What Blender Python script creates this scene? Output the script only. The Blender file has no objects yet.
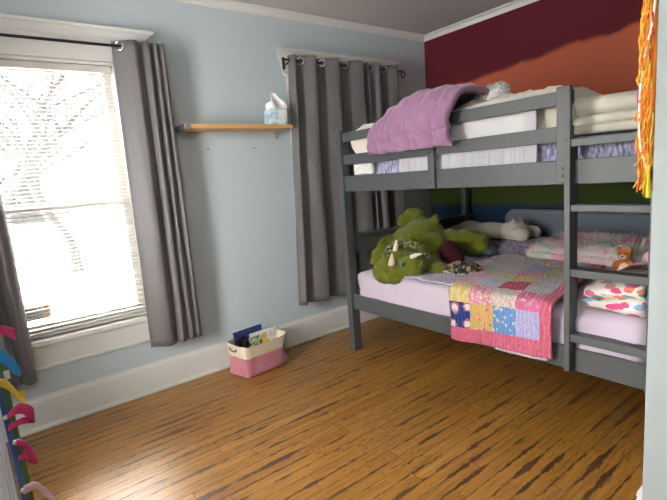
import bpy, bmesh, math, random
from mathutils import Vector, Matrix, noise
random.seed(7)
C = bpy.context.scene.collection
SC = bpy.context.scene
PI = math.pi

# ------------------------------------------------------------------ camera
FPX = 458.455
YAW, PITCH, ROLL = 0.6436752, -0.1607470, -0.0793685
CAM = Vector((-3.7423912, -3.2182670, 1.3856863))
fw = Vector((math.sin(YAW)*math.cos(PITCH), math.cos(YAW)*math.cos(PITCH), math.sin(PITCH)))
rt = Vector((math.cos(YAW), -math.sin(YAW), 0)); upv = rt.cross(fw)
r2 = rt*math.cos(ROLL) + upv*math.sin(ROLL); u2 = -rt*math.sin(ROLL) + upv*math.cos(ROLL)
cd = bpy.data.cameras.new('camera'); cam = bpy.data.objects.new('camera', cd); C.objects.link(cam)
cd.sensor_fit = 'HORIZONTAL'; cd.sensor_width = 36; cd.lens = FPX/667*36; cd.clip_start = .02
M = Matrix.Identity(4)
for i in range(3):
    M[i][0] = r2[i]; M[i][1] = u2[i]; M[i][2] = -fw[i]; M[i][3] = CAM[i]
cam.matrix_world = M
SC.camera = cam

def at(px, py, ax, v):
    """the point of the photograph's ray (px,py) on the plane axis=v"""
    d = fw + r2*((px-333.5)/FPX) - u2*((py-250)/FPX)
    return CAM + d*((v-CAM[ax])/d[ax])

# ------------------------------------------------------------------ light
SC.view_settings.view_transform = 'Standard'
SC.view_settings.look = 'None'
SC.view_settings.gamma = 1
SC.view_settings.use_curve_mapping = False
SC.view_settings.exposure = 0.53
world = bpy.data.worlds.new('overcast_sky'); SC.world = world; world.use_nodes = True
bg = world.node_tree.nodes['Background']
bg.inputs[0].default_value = (1.0, 0.985, 0.965, 1); bg.inputs[1].default_value = 1.15

sun = bpy.data.lights.new('hazy_sun', 'SUN'); sun.energy = 118.0; sun.angle = math.radians(172); sun.color = (1.0, .985, .96)
so = bpy.data.objects.new('hazy_sun', sun); C.objects.link(so); so.rotation_euler = Vector((.66, -.49, -.36)).to_track_quat('-Z', 'Y').to_euler()
def portal(name, loc, rot, sx, sy):
    l = bpy.data.lights.new(name, 'AREA'); l.shape = 'RECTANGLE'; l.size = sx; l.size_y = sy
    l.cycles.is_portal = True
    o = bpy.data.objects.new(name, l); C.objects.link(o); o.location = loc; o.rotation_euler = rot
portal('window_daylight', (-3.31, .30, 1.36), (-PI/2, 0, 0), .95, 1.75)
portal('window_daylight', (-1.11, .30, 1.36), (-PI/2, 0, 0), .95, 1.75)
portal('window_daylight', (-5.05, -1.32, 1.36), (0, -PI/2, 0), 1.65, .80)  # portal for the added fill window in the left wall

# ------------------------------------------------------------------ materials
class N:
    def __init__(s, name):
        s.m = bpy.data.materials.new(name); s.m.use_nodes = True
        s.t = s.m.node_tree; s.b = s.t.nodes['Principled BSDF']; s.out = s.t.nodes['Material Output']
    def n(s, typ, **kw):
        nd = s.t.nodes.new(typ)
        for k, v in kw.items():
            if k in nd.inputs: s.link(v, nd.inputs[k]) if isinstance(v, bpy.types.NodeSocket) else setattr(nd.inputs[k], 'default_value', v)
            else: setattr(nd, k, v)
        return nd
    def link(s, a, b): s.t.links.new(a, b)
    def put(s, sock, v):
        if isinstance(v, bpy.types.NodeSocket): s.link(v, s.b.inputs[sock])
        else: s.b.inputs[sock].default_value = v
    def coord(s, which='Object', scale=(1, 1, 1)):
        tc = s.n('ShaderNodeTexCoord'); mp = s.n('ShaderNodeMapping'); mp.inputs['Scale'].default_value = scale
        s.link(tc.outputs[which], mp.inputs[0]); return mp.outputs[0]
    def noise(s, vec, scale=5, detail=3, rough=.5):
        return s.n('ShaderNodeTexNoise', Vector=vec, Scale=scale, Detail=detail, Roughness=rough).outputs['Fac']
    def ramp(s, fac, stops):
        r = s.n('ShaderNodeValToRGB', Fac=fac); e = r.color_ramp.elements
        while len(e) < len(stops): e.new(.5)
        for k, (p, c) in enumerate(stops):
            e[k].position = p; e[k].color = (c[0], c[1], c[2], 1) if not isinstance(c, (int, float)) else (c, c, c, 1)
        return r.outputs['Color']
    def mix(s, fac, a, b, mode='MIX'):
        nd = s.n('ShaderNodeMix', data_type='RGBA', blend_type=mode)
        for sock, v in ((nd.inputs[0], fac), (nd.inputs[6], a), (nd.inputs[7], b)):
            if isinstance(v, bpy.types.NodeSocket): s.link(v, sock)
            elif isinstance(v, (int, float)): sock.default_value = v
            else: sock.default_value = (v[0], v[1], v[2], 1)
        return nd.outputs[2]
    def math(s, op, a, b=0.0):
        nd = s.n('ShaderNodeMath', operation=op)
        for k, v in enumerate((a, b)):
            if isinstance(v, bpy.types.NodeSocket): s.link(v, nd.inputs[k])
            else: nd.inputs[k].default_value = v
        return nd.outputs[0]
    def bump(s, h, strength=.3, dist=.01):
        nd = s.n('ShaderNodeBump', Strength=strength, Distance=dist, Height=h); s.link(nd.outputs[0], s.b.inputs['Normal'])

def paint(name, col, rough=.55, var=.06, vs=3, bs=90, bump=.12, spec=.4, coord='Object', metal=0, bd=.004):
    s = N(name); v = s.coord(coord)
    f = s.noise(v, vs, 4)
    c1 = tuple(min(1, c*(1-var)) for c in col); c2 = tuple(min(1, c*(1+var)) for c in col)
    s.put('Base Color', s.mix(f, c1, c2)); s.put('Roughness', rough); s.put('Metallic', metal)
    s.put('Specular IOR Level', spec)
    if bump: s.bump(s.noise(v, bs, 3), bump, bd)
    return s.m

def fabric(name, col, col2=None, scale=420, rough=.85, bump=.35, sheen=.25, vs=4, bd=.003):
    s = N(name); v = s.coord()
    f = s.noise(v, vs, 4)
    col2 = col2 or tuple(c*.86 for c in col)
    s.put('Base Color', s.mix(f, col, col2)); s.put('Roughness', rough); s.put('Specular IOR Level', .2)
    s.put('Sheen Weight', sheen); s.put('Sheen Roughness', .5)
    s.bump(s.noise(v, scale, 2), bump, bd)
    return s.m

def speck(name, base, cols, scale=60, thr=.35, rough=.85, bump=.3):
    """cloth printed with small coloured marks"""
    s = N(name); v = s.coord()
    vo = s.n('ShaderNodeTexVoronoi', Vector=v, Scale=scale)
    m = s.math('LESS_THAN', vo.outputs['Distance'], thr)
    sep = s.n('ShaderNodeSeparateColor'); s.link(vo.outputs['Color'], sep.inputs[0])
    n = len(cols); r = s.ramp(sep.outputs[0], [(k/n, c) for k, c in enumerate(cols)])
    r.node.color_ramp.interpolation = 'CONSTANT'
    s.put('Base Color', s.mix(m, base, r)); s.put('Roughness', rough); s.put('Sheen Weight', .2); s.put('Specular IOR Level', .2)
    s.bump(s.noise(v, 300, 2), bump, .003)
    return s.m

MT = {}
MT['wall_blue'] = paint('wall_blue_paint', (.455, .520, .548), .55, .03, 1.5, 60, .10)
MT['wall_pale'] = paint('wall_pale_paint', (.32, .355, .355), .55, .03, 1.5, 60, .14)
MT['white'] = paint('white_trim_paint', (.62, .61, .58), .38, .03, 3, 40, .06)
MT['ceiling'] = paint('ceiling_paint', (.50, .475, .45), .8, .06, 1.2, 30, .12)
MT['bedgray'] = paint('bed_grey_paint', (.062, .067, .069), .46, .10, 6, 70, .10, .4)
MT['bolt'] = paint('bolt_dark_metal', (.02, .02, .022), .4, .05, metal=.6, bump=0)
MT['black_metal'] = paint('black_rod_metal', (.012, .012, .016), .35, .05, metal=.3, bump=0)
MT['steel'] = paint('brushed_steel', (.55, .54, .52), .35, .06, 20, 200, .05, metal=.9)
MT['bracket'] = paint('bracket_grey_steel', (.07, .072, .075), .45, .06, bump=0)
MT['chrome'] = paint('grommet_chrome', (.75, .75, .74), .22, .03, metal=1, bump=0)
MT['blind'] = paint('blind_cream_vinyl', (.52, .50, .45), .4, .03, bump=0)
MT['lilac_sheet'] = fabric('lilac_sheet_cotton', (.51, .445, .51), (.45, .385, .46), 300, .85, .2, vs=6)
s = N('lilac_print_cotton'); v = s.coord('Object', (90, 90, 22)); s.put('Base Color', s.ramp(s.noise(v, 1.0, 3), [(.38, (.11, .11, .20)), (.50, (.25, .25, .36)), (.62, (.42, .41, .50))])); s.put('Roughness', .9); s.put('Sheen Weight', .2); s.bump(s.noise(s.coord(), 200, 2), .3, .003); MT['lilac_print'] = s.m
MT['cream'] = fabric('cream_plush_cloth', (.66, .62, .53), (.54, .50, .42), 160, .95, .6)
MT['white_cloth'] = fabric('white_cotton', (.47, .46, .485), (.40, .39, .42), 300)
MT['mauve'] = fabric('mauve_duvet_cotton', (.285, .145, .245), (.235, .115, .205), 240, .75, .25, .35, 7)
MT['green_fur'] = fabric('green_plush_fur', (.145, .160, .006), (.095, .110, .005), 160, .95, .8, .3, 20)
MT['green_dark_fur'] = speck('frill_mottled_fur', (.10, .115, .03), [(.34, .34, .17), (.035, .045, .012), (.22, .23, .09)], 60, .45)
MT['horn'] = fabric('horn_cream_felt', (.68, .55, .40), None, 200)
MT['maroon'] = fabric('maroon_velour', (.042, .004, .008), (.03, .003, .005), 200, sheen=.05)
MT['bone'] = fabric('cream_pillow_plush', (.44, .405, .33), (.36, .33, .27), 120, .95, .6)
MT['purple_grey'] = speck('purple_grey_blanket', (.13, .11, .15), [(.20, .18, .22), (.08, .07, .10)], 45, .45)
MT['mesh_grey'] = fabric('grey_mesh_fabric', (.115, .13, .16), (.10, .115, .14), 500, .8, .3)
MT['mesh_frame'] = fabric('grey_padded_edge', (.16, .16, .165), None, 300)
MT['pink_toy'] = fabric('pink_toy_knit', (.72, .40, .47), (.62, .32, .40), 120, .9, .8)
MT['orange_toy'] = fabric('orange_toy_plush', (.52, .18, .045), (.44, .14, .03), 180, .95, .7)
MT['cream_toy'] = fabric('cream_toy_plush', (.75, .58, .38), None, 180, .95, .7)
MT['lavender'] = speck('lavender_crochet', (.42, .37, .50), [(.62, .58, .66), (.34, .28, .42)], 70, .45, bump=.6)
MT['crochet_white'] = fabric('white_crochet', (.62, .58, .60), (.46, .42, .46), 90, .95, .9)
MT['bluegrey'] = fabric('blue_grey_cotton', (.18, .25, .30), None)
MT['basket_pink'] = fabric('basket_pink_canvas', (.42, .155, .185), (.36, .13, .155), 260, .9, .5)
MT['basket_cream'] = fabric('basket_cream_canvas', (.60, .52, .37), None, 260, .9, .5)
MT['paper'] = paint('paper_white', (.72, .71, .68), .6, .03, bump=0)
MT['navy'] = speck('navy_cover', (.012, .025, .12), [(.25, .30, .45), (.10, .13, .28)], 55, .16, .45, .05)
MT['black'] = paint('black_plastic', (.012, .012, .014), .35, .05, bump=0)
MT['gold_ink'] = paint('ochre_print', (.55, .42, .16), .6, .1, bump=0)
MT['yellow_ink'] = paint('yellow_print', (.80, .52, .04), .6, .1, bump=0)
MT['green_ink'] = speck('green_printed_cover', (.45, .50, .30), [(.08, .25, .05), (.75, .72, .5), (.25, .42, .12), (.05, .10, .04)], 40, .5)
MT['tissue'] = fabric('tissue_paper', (.80, .80, .80), (.76, .76, .77), 60, .9, .2)
MT['grey_label'] = paint('grey_print', (.30, .31, .34), .6, .1, bump=0)
MT['orange_label'] = paint('orange_print', (.80, .28, .05), .6, .1, bump=0)
MT['door_grey'] = paint('door_grey_paint', (.24, .245, .25), .45, .06, 4, 60, .08)
for n, c in dict(bow_pink=(.62, .025, .14), bow_blue=(.015, .24, .58), bow_yellow=(.80, .48, .02), bow_pale=(.78, .45, .46),
                 ribbon_blue=(.045, .14, .36), ribbon_green=(.10, .20, .035)).items():
    s = N(n + '_ribbon'); v = s.coord()
    w = s.n('ShaderNodeTexWave', Vector=v, Scale=170.0, Distortion=0.3)
    s.put('Base Color', s.mix(s.noise(v, 30), c, tuple(x*.75 for x in c))); s.put('Roughness', .6)
    s.bump(w.outputs['Fac'], .25, .001); MT[n] = s.m
MT['cord'] = fabric('white_cord', (.86, .84, .86), None, 200)

# curtain cloth: satin grey with a vertical thread
s = N('curtain_grey_satin'); v = s.coord('Object', (1, 1, .08))
s.put('Base Color', s.mix(s.noise(v, 60, 3), (.098, .090, .092), (.120, .112, .112))); s.put('Roughness', .48); s.put('Specular IOR Level', .3)
s.put('Sheen Weight', .15); s.bump(s.noise(s.coord('Object', (1, 1, .5)), 30, 4), .10, .01); MT['curtain'] = s.m

# shelf wood
s = N('shelf_pine'); v = s.coord('Object', (1.5, 18, 30))
s.put('Base Color', s.ramp(s.noise(v, 3, 5), [(.3, (.50, .26, .085)), (.55, (.60, .34, .13)), (.75, (.44, .22, .07))]))
s.put('Roughness', .45); s.bump(s.noise(v, 6, 3), .06, .003); MT['pine'] = s.m

# hardwood strip floor, boards along x
s = N('floor_hardwood')
tc = s.n('ShaderNodeTexCoord'); sx = s.n('ShaderNodeSeparateXYZ'); s.link(tc.outputs['Object'], sx.inputs[0])
X, Y = sx.outputs[0], sx.outputs[1]
BW = .066
row = s.math('FLOOR', s.math('DIVIDE', Y, BW)); fr = s.math('FRACT', s.math('DIVIDE', Y, BW))
wn = s.n('ShaderNodeTexWhiteNoise', noise_dimensions='1D', W=row)
xo = s.math('ADD', X, s.math('MULTIPLY', wn.outputs['Value'], 7.3))
col_ = s.math('FLOOR', s.math('DIVIDE', xo, .95)); frx = s.math('FRACT', s.math('DIVIDE', xo, .95))
cb = s.n('ShaderNodeCombineXYZ'); s.link(row, cb.inputs[0]); s.link(col_, cb.inputs[1])
wn2 = s.n('ShaderNodeTexWhiteNoise', noise_dimensions='3D', Vector=cb.outputs[0])
tone = wn2.outputs['Value']
gv = s.n('ShaderNodeCombineXYZ'); s.link(s.math('MULTIPLY', X, 1.6), gv.inputs[0]); s.link(s.math('MULTIPLY', Y, 26), gv.inputs[1]); s.link(s.math('MULTIPLY', tone, 40), gv.inputs[2])
grain = s.noise(gv.outputs[0], 2.2, 6, .65)
wv = s.n('ShaderNodeCombineXYZ'); s.link(s.math('MULTIPLY', X, 3.0), wv.inputs[0]); s.link(s.math('MULTIPLY', Y, 17), wv.inputs[1]); s.link(tone, wv.inputs[2])
wear = s.noise(wv.outputs[0], 3.4, 7, .72)
patch = s.noise(tc.outputs['Object'], 1.7, 3)
base = s.ramp(tone, [(0, (.28, .122, .018)), (.35, (.36, .168, .026)), (.7, (.31, .140, .021)), (1, (.42, .205, .040))])
c = s.mix(s.ramp(grain, [(.38, .7), (.55, 0)]), base, (.19, .075, .012))
c = s.mix(s.ramp(grain, [(.60, 0), (.78, .4)]), c, (.42, .22, .055))
# finish worn to dark wood in tapering streaks along the seams, and in flakes
sd = s.math('MINIMUM', fr, s.math('SUBTRACT', 1.0, fr))
sv = s.n('ShaderNodeCombineXYZ'); s.link(s.math('MULTIPLY', X, 1.0), sv.inputs[0]); s.link(s.math('MULTIPLY', s.math('FLOOR', s.math('ADD', s.math('DIVIDE', Y, BW), .5)), 3.7), sv.inputs[1])
sw = s.noise(sv.outputs[0], 2.1, 3, .6)
fl = s.noise(wv.outputs[0], 5.5, 8, .8)
wid = s.math('MULTIPLY', s.math('SUBTRACT', s.math('ADD', sw, s.math('MULTIPLY', s.math('SUBTRACT', fl, .5), .75)), .475), 1.25)
streak = s.math('MULTIPLY', s.math('LESS_THAN', sd, wid), .85)
flake = s.math('MULTIPLY', s.ramp(fl, [(.55, 0), (.59, 1)]), s.ramp(patch, [(.38, .15), (.58, .85)]))
fv = s.n('ShaderNodeCombineXYZ'); s.link(s.math('MULTIPLY', X, 30), fv.inputs[0]); s.link(s.math('MULTIPLY', Y, 75), fv.inputs[1])
fleck = s.math('MULTIPLY', s.ramp(s.noise(fv.outputs[0], 2.0, 3, .6), [(.60, 0), (.66, .8)]), s.ramp(patch, [(.40, .2), (.6, 1)]))
dark = s.math('MAXIMUM', streak, s.math('MAXIMUM', flake, fleck))
c = s.mix(dark, c, s.mix(grain, (.020, .009, .005), (.075, .034, .018)))
gap = s.math('MAXIMUM', s.math('LESS_THAN', fr, .045), s.math('LESS_THAN', frx, .003))
c = s.mix(s.math('MULTIPLY', gap, .8), c, (.03, .013, .005))
s.put('Base Color', c)
s.put('Roughness', s.math('ADD', s.math('MULTIPLY', dark, .10), .40)); s.put('Specular IOR Level', .5)
s.put('Coat Weight', .45); s.put('Coat Roughness', .36)
hh = s.math('SUBTRACT', s.math('MULTIPLY', grain, .4), s.math('ADD', gap, s.math('MULTIPLY', dark, .3)))
s.bump(hh, .22, .002); MT['floor'] = s.m

# rainbow wall: broad painted bands with wavy edges (red, orange, yellow, green, blue, violet)
s = N('rainbow_wall_paint'); tc = s.n('ShaderNodeTexCoord'); sx = s.n('ShaderNodeSeparateXYZ'); s.link(tc.outputs['Object'], sx.inputs[0])
zz = s.math('ADD', sx.outputs[2], s.math('MULTIPLY', sx.outputs[1], s.ramp(s.math('DIVIDE', sx.outputs[2], 2.8), [(.45, 0), (.68, .078)])))
wob = s.math('MULTIPLY', s.math('SUBTRACT', s.noise(tc.outputs['Object'], 3.2, 3), .5), .10)
zz = s.math('ADD', zz, wob)
r = s.ramp(s.math('DIVIDE', zz, 2.8), [(0, (.075, .02, .11)), (.20, (.10, .03, .14)), (.215, (.013, .035, .075)), (.351, (.013, .035, .075)), (.366, (.042, .062, .011)),
     (.455, (.042, .062, .011)), (.47, (.50, .36, .05)), (.575, (.50, .36, .05)), (.59, (.44, .105, .055)), (.744, (.44, .105, .055)), (.756, (.098, .010, .016)), (1, (.092, .009, .015))])
s.put('Base Color', r); s.put('Roughness', .75); s.put('Specular IOR Level', .2); s.bump(s.noise(tc.outputs['Object'], 60, 3), .1, .004); MT['rainbow'] = s.m

# glass, mesh net
s = N('window_glass'); tr = s.n('ShaderNodeBsdfTransparent'); gl = s.n('ShaderNodeBsdfGlossy', Roughness=.02)
lw = s.n('ShaderNodeFresnel', IOR=1.45); mx = s.n('ShaderNodeMixShader'); s.link(lw.outputs[0], mx.inputs[0]); s.link(tr.outputs[0], mx.inputs[1]); s.link(gl.outputs[0], mx.inputs[2])
s.link(mx.outputs[0], s.out.inputs[0]); MT['glass'] = s.m
s = N('white_net'); tr = s.n('ShaderNodeBsdfTransparent'); df = s.n('ShaderNodeBsdfDiffuse', Color=(.72, .71, .70, 1)); mx = s.n('ShaderNodeMixShader'); mx.inputs[0].default_value = .6
s.link(tr.outputs[0], mx.inputs[1]); s.link(df.outputs[0], mx.inputs[2]); s.link(mx.outputs[0], s.out.inputs[0]); MT['net'] = s.m

# patchwork: per-patch ground and print colours held in colour attributes
def patch_mat():
    s = N('patchwork_cotton')
    a = s.n('ShaderNodeVertexColor', layer_name='ground'); b = s.n('ShaderNodeVertexColor', layer_name='print'); d = s.n('ShaderNodeVertexColor', layer_name='motif')
    uv = s.n('ShaderNodeUVMap', uv_map='cloth')
    sep = s.n('ShaderNodeSeparateColor'); s.link(d.outputs[0], sep.inputs[0])
    v1 = s.n('ShaderNodeTexVoronoi', Vector=uv.outputs[0], Scale=85.0); v2 = s.n('ShaderNodeTexVoronoi', Vector=uv.outputs[0], Scale=34.0)
    m1 = s.math('MULTIPLY', s.math('LESS_THAN', v1.outputs['Distance'], .42), sep.outputs[0])
    m2 = s.math('MULTIPLY', s.math('LESS_THAN', v2.outputs['Distance'], .33), sep.outputs[1])
    c = s.mix(m1, a.outputs[0], b.outputs[0]); c = s.mix(m2, c, b.outputs[0])
    hs = s.n('ShaderNodeHueSaturation', Color=v2.outputs['Color'], Saturation=1.1, Value=.75)
    ch = s.math('MULTIPLY', s.math('LESS_THAN', v2.outputs['Distance'], .30), sep.outputs[2])
    c = s.mix(ch, c, hs.outputs[0])
    s.put('Base Color', s.mix(1.0, c, (.74, .74, .74), 'MULTIPLY')); s.put('Roughness', .88); s.put('Sheen Weight', .15); s.put('Specular IOR Level', .2)
    wv = s.n('ShaderNodeTexWave', Vector=uv.outputs[0], Scale=12.0, Distortion=6.0); wv.inputs['Detail'].default_value = 3
    s.bump(wv.outputs['Fac'], .6, .008)
    return s.m
MT['patchwork'] = patch_mat()

# leaf-print fleece
def leaf_mat():
    s = N('leaf_print_fleece'); v = s.coord('Object', (1, 1.0, 2.2))
    vo = s.n('ShaderNodeTexVoronoi', Vector=v, Scale=15.0); vo.inputs['Randomness'].default_value = .9
    nz = s.noise(v, 14, 2)
    m = s.math('LESS_THAN', s.math('ADD', vo.outputs['Distance'], s.math('MULTIPLY', nz, .25)), .60)
    sep = s.n('ShaderNodeSeparateColor'); s.link(vo.outputs['Color'], sep.inputs[0])
    r = s.ramp(sep.outputs[0], [(0, (.55, .045, .16)), (.30, (.04, .33, .21)), (.52, (.62, .10, .22)), (.72, (.70, .19, .10)), (.86, (.25, .42, .60)), (.94, (.75, .48, .20))]); r.node.color_ramp.interpolation = 'CONSTANT'
    s.put('Base Color', s.mix(m, (.72, .66, .60), r)); s.put('Roughness', .95); s.put('Sheen Weight', .3); s.bump(s.noise(v, 150, 2), .5, .004)
    return s.m
MT['leaf'] = leaf_mat()
s = N('tie_dye_fur'); v = s.coord('Object', (1.2, 1, 1.6)); nz = s.noise(v, 4.2, 3)
s.put('Base Color', s.ramp(nz, [(.30, (0.444, 0.178, 0.244)), (.42, (0.488, 0.311, 0.340)), (.50, (0.459, 0.429, 0.400)), (.58, (0.340, 0.407, 0.311)), (.66, (0.474, 0.407, 0.252)), (.76, (0.459, 0.192, 0.266))]))
s.put('Roughness', .95); s.put('Sheen Weight', .3); s.bump(s.noise(v, 130, 3), .8, .006); MT['tiedye'] = s.m
MT['grey_fur'] = speck('grey_white_fur', (.62, .62, .60), [(.36, .36, .36), (.75, .75, .73), (.48, .48, .48)], 60, .5, bump=.7)
MT['magenta_print'] = speck('magenta_print_cotton', (.30, .06, .12), [(.55, .25, .35), (.20, .08, .25)], 30, .4)
MT['dots'] = speck('white_dotted_cotton', (.72, .70, .66), [(.05, .05, .06), (.08, .07, .07)], 75, .22)

# ------------------------------------------------------------------ mesh helpers
def world_off(o):
    v = Vector((0, 0, 0))
    while o is not None:
        v += o.location; o = o.parent
    return v
def link(name, me, mat, parent=None, smooth=True):
    o = bpy.data.objects.new(name, me); C.objects.link(o)
    if mat is not None and not me.materials: me.materials.append(mat)
    if parent is not None:
        o.parent = parent; o.location = -world_off(parent)      # meshes are written in room coordinates
    if smooth:
        for p in me.polygons: p.use_smooth = True
    return o
def obj(name, bm, mat, parent=None, smooth=False):
    me = bpy.data.meshes.new(name); bmesh.ops.recalc_face_normals(bm, faces=bm.faces); bm.to_mesh(me); bm.free()
    return link(name, me, mat, parent, smooth)
def tag(o, label, cat, group=None):
    o['label'] = label; o['category'] = cat
    if group: o['group'] = group
    return o
def thing(name, label, cat, loc=(0, 0, 0), group=None):
    o = bpy.data.objects.new(name, None); C.objects.link(o); o.location = loc; o.empty_display_size = .05
    return tag(o, label, cat, group)
def struct(o): o['kind'] = 'structure'; return o
def B(): return bmesh.new()
def box(bm, x0, x1, y0, y1, z0, z1, bev=.0, seg=2, mtx=None):
    r = bmesh.ops.create_cube(bm, size=1)
    vs = r['verts']
    for v in vs: v.co = Vector(((x0+x1)/2 + v.co.x*(x1-x0), (y0+y1)/2 + v.co.y*(y1-y0), (z0+z1)/2 + v.co.z*(z1-z0)))
    if bev:
        es = list({e for v in vs for e in v.link_edges})
        g = bmesh.ops.bevel(bm, geom=es, offset=bev, segments=seg, affect='EDGES', profile=.5)
        vs = list({v for f in g['faces'] for v in f.verts} | {v for v in vs if v.is_valid})
    if mtx is not None:
        for v in vs: v.co = mtx @ v.co
    return bm
def tube(bm, pts, r, n=10, caps=True):
    pts = [Vector(p) for p in pts]; rs = r if isinstance(r, (list, tuple)) else [r]*len(pts)
    rings = []; nrm = None
    for i, p in enumerate(pts):
        t = (pts[min(i+1, len(pts)-1)] - pts[max(i-1, 0)]).normalized()
        if nrm is None: nrm = t.orthogonal().normalized()
        nrm = (nrm - t*nrm.dot(t)).normalized(); b = t.cross(nrm)
        rings.append([bm.verts.new(p + (nrm*math.cos(2*PI*k/n) + b*math.sin(2*PI*k/n))*rs[i]) for k in range(n)])
    for a, b in zip(rings, rings[1:]):
        for k in range(n): bm.faces.new((a[k], a[(k+1) % n], b[(k+1) % n], b[k]))
    if caps: bm.faces.new(rings[0][::-1]); bm.faces.new(rings[-1])
    return bm
def torus(bm, c, nrm, R, r, n=20, m=8):
    c = Vector(c); nrm = Vector(nrm).normalized(); a = nrm.orthogonal().normalized(); b = nrm.cross(a); rings = []
    for i in range(n):
        t = 2*PI*i/n; d = a*math.cos(t) + b*math.sin(t)
        rings.append([bm.verts.new(c + d*(R + r*math.cos(2*PI*k/m)) + nrm*r*math.sin(2*PI*k/m)) for k in range(m)])
    for i in range(n):
        A, Bq = rings[i], rings[(i+1) % n]
        for k in range(m): bm.faces.new((A[k], A[(k+1) % m], Bq[(k+1) % m], Bq[k]))
    return bm
def ell(bm, c, r, rot=None, u=24, v=14):
    g = bmesh.ops.create_uvsphere(bm, u_segments=u, v_segments=v, radius=1)
    q = rot or Matrix.Identity(3)
    for w in g['verts']: w.co = Vector(c) + q @ Vector((w.co.x*r[0], w.co.y*r[1], w.co.z*r[2]))
    return bm
def prism(bm, poly, axis, a0, a1):
    """poly of 2-D points extruded along axis ('x' -> (y,z), 'y' -> (x,z))"""
    f = (lambda p, a: (a, p[0], p[1])) if axis == 'x' else ((lambda p, a: (p[0], a, p[1])) if axis == 'y' else (lambda p, a: (p[0], p[1], a)))
    A = [bm.verts.new(f(p, a0)) for p in poly]; Bv = [bm.verts.new(f(p, a1)) for p in poly]; n = len(poly)
    bm.faces.new(A[::-1]); bm.faces.new(Bv)
    for k in range(n): bm.faces.new((A[k], A[(k+1) % n], Bv[(k+1) % n], Bv[k]))
    return bm
def grid(bm, nu, nv, fn):
    V = [[bm.verts.new(fn(i/(nu-1), j/(nv-1))) for j in range(nv)] for i in range(nu)]
    F = []
    for i in range(nu-1):
        for j in range(nv-1): F.append(bm.faces.new((V[i][j], V[i+1][j], V[i+1][j+1], V[i][j+1])))
    return V, F
def nz(p, s=1.0, seed=0): return noise.noise(Vector(p)*s + Vector((seed*7.1, seed*3.3, seed*1.7)))
def spline(pts, n):
    """Catmull-Rom through pts, n samples"""
    P = [Vector(p) for p in pts]; P = [P[0]*2-P[1]] + P + [P[-1]*2-P[-2]]; out = []
    m = len(P)-3
    for k in range(n):
        t = k/(n-1)*m; i = min(int(t), m-1); f = t-i; a, b, c, d = P[i:i+4]
        out.append(.5*((2*b) + (c-a)*f + (2*a-5*b+4*c-d)*f*f + (3*b-a-3*c+d)*f*f*f))
    return out
def solid(o, t, off=0): 
    m = o.modifiers.new('thickness', 'SOLIDIFY'); m.thickness = t; m.offset = off; return o
def subd(o, l=1): m = o.modifiers.new('smooth', 'SUBSURF'); m.levels = l; m.render_levels = l; return o
def remesh(bm, vox, smooth=6, fuzz=0, fs=60, seed=1):
    """fuse overlapping shapes into one continuous skin"""
    me = bpy.data.meshes.new('t'); bm.to_mesh(me); bm.free(); o = bpy.data.objects.new('t', me); C.objects.link(o)
    m = o.modifiers.new('r', 'REMESH'); m.mode = 'VOXEL'; m.voxel_size = vox
    if smooth: k = o.modifiers.new('s', 'SMOOTH'); k.iterations = smooth; k.factor = .5
    dg = bpy.context.evaluated_depsgraph_get(); dg.update()
    r = bpy.data.meshes.new_from_object(o.evaluated_get(dg)); bpy.data.objects.remove(o); bpy.data.meshes.remove(me)
    if fuzz:
        ns = [v.normal.copy() for v in r.vertices]
        for v, n in zip(r.vertices, ns): v.co += n*fuzz*(nz(v.co, fs, seed) + .6*nz(v.co, fs*2.3, seed+3))
    return r
def fur(me, count, ln, wd, lay=.5, seed=1, droop=.3):
    """adds short tapered tufts over a skin, in the same mesh"""
    rnd = random.Random(seed); ps = list(me.polygons); tot = 0; acc = []
    for p in ps: tot += p.area; acc.append(tot)
    import bisect
    b = bmesh.new(); b.from_mesh(me)
    for _ in range(count):
        p = ps[min(bisect.bisect(acc, rnd.random()*tot), len(ps)-1)]
        n = p.normal; c = p.center + Vector((rnd.gauss(0, .003), rnd.gauss(0, .003), rnd.gauss(0, .003)))
        t = n.orthogonal().normalized(); t = (t*math.cos(6.28*rnd.random()) + n.cross(t)*math.sin(6.28*rnd.random()))
        d = (n + t*lay*rnd.random()*1.6 + Vector((0, 0, -droop*rnd.random()))).normalized(); w = d.cross(n)
        if w.length < 1e-3: w = t
        w = w.normalized()*wd; L = ln*(.6 + .8*rnd.random())
        try: b.faces.new((b.verts.new(c-w), b.verts.new(c+w), b.verts.new(c + d*L)))
        except ValueError: pass
    b.to_mesh(me); b.free(); return me
def pillow(bm, c, size, rot=None, puff=.42, n=28, wr=.01, seed=1, sq=5):
    """stuffed cushion: two bulged faces meeting in a seam"""
    c = Vector(c); q = rot or Matrix.Identity(3); a, b, h = size[0]/2, size[1]/2, size[2]/2
    for sgn in (1, -1):
        def f(u, v):
            x, y = u*2-1, v*2-1
            k = max(0, (1-abs(x)**sq)*(1-abs(y)**sq))**puff
            pin = 1 - .06*(1-abs(x)**2)*(abs(y)**4); pin2 = 1 - .06*(1-abs(y)**2)*(abs(x)**4)
            p = Vector((x*a*pin2, y*b*pin, sgn*h*k))
            p.z += wr*k*nz((x*3, y*3, sgn), 1.3, seed)
            return c + q @ p
        grid(bm, n, n, f)
    bmesh.ops.remove_doubles(bm, verts=bm.verts, dist=.0008)
    return bm
def rz(a): return Matrix.Rotation(a, 3, 'Z')
def rx(a): return Matrix.Rotation(a, 3, 'X')
def ry(a): return Matrix.Rotation(a, 3, 'Y')

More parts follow.
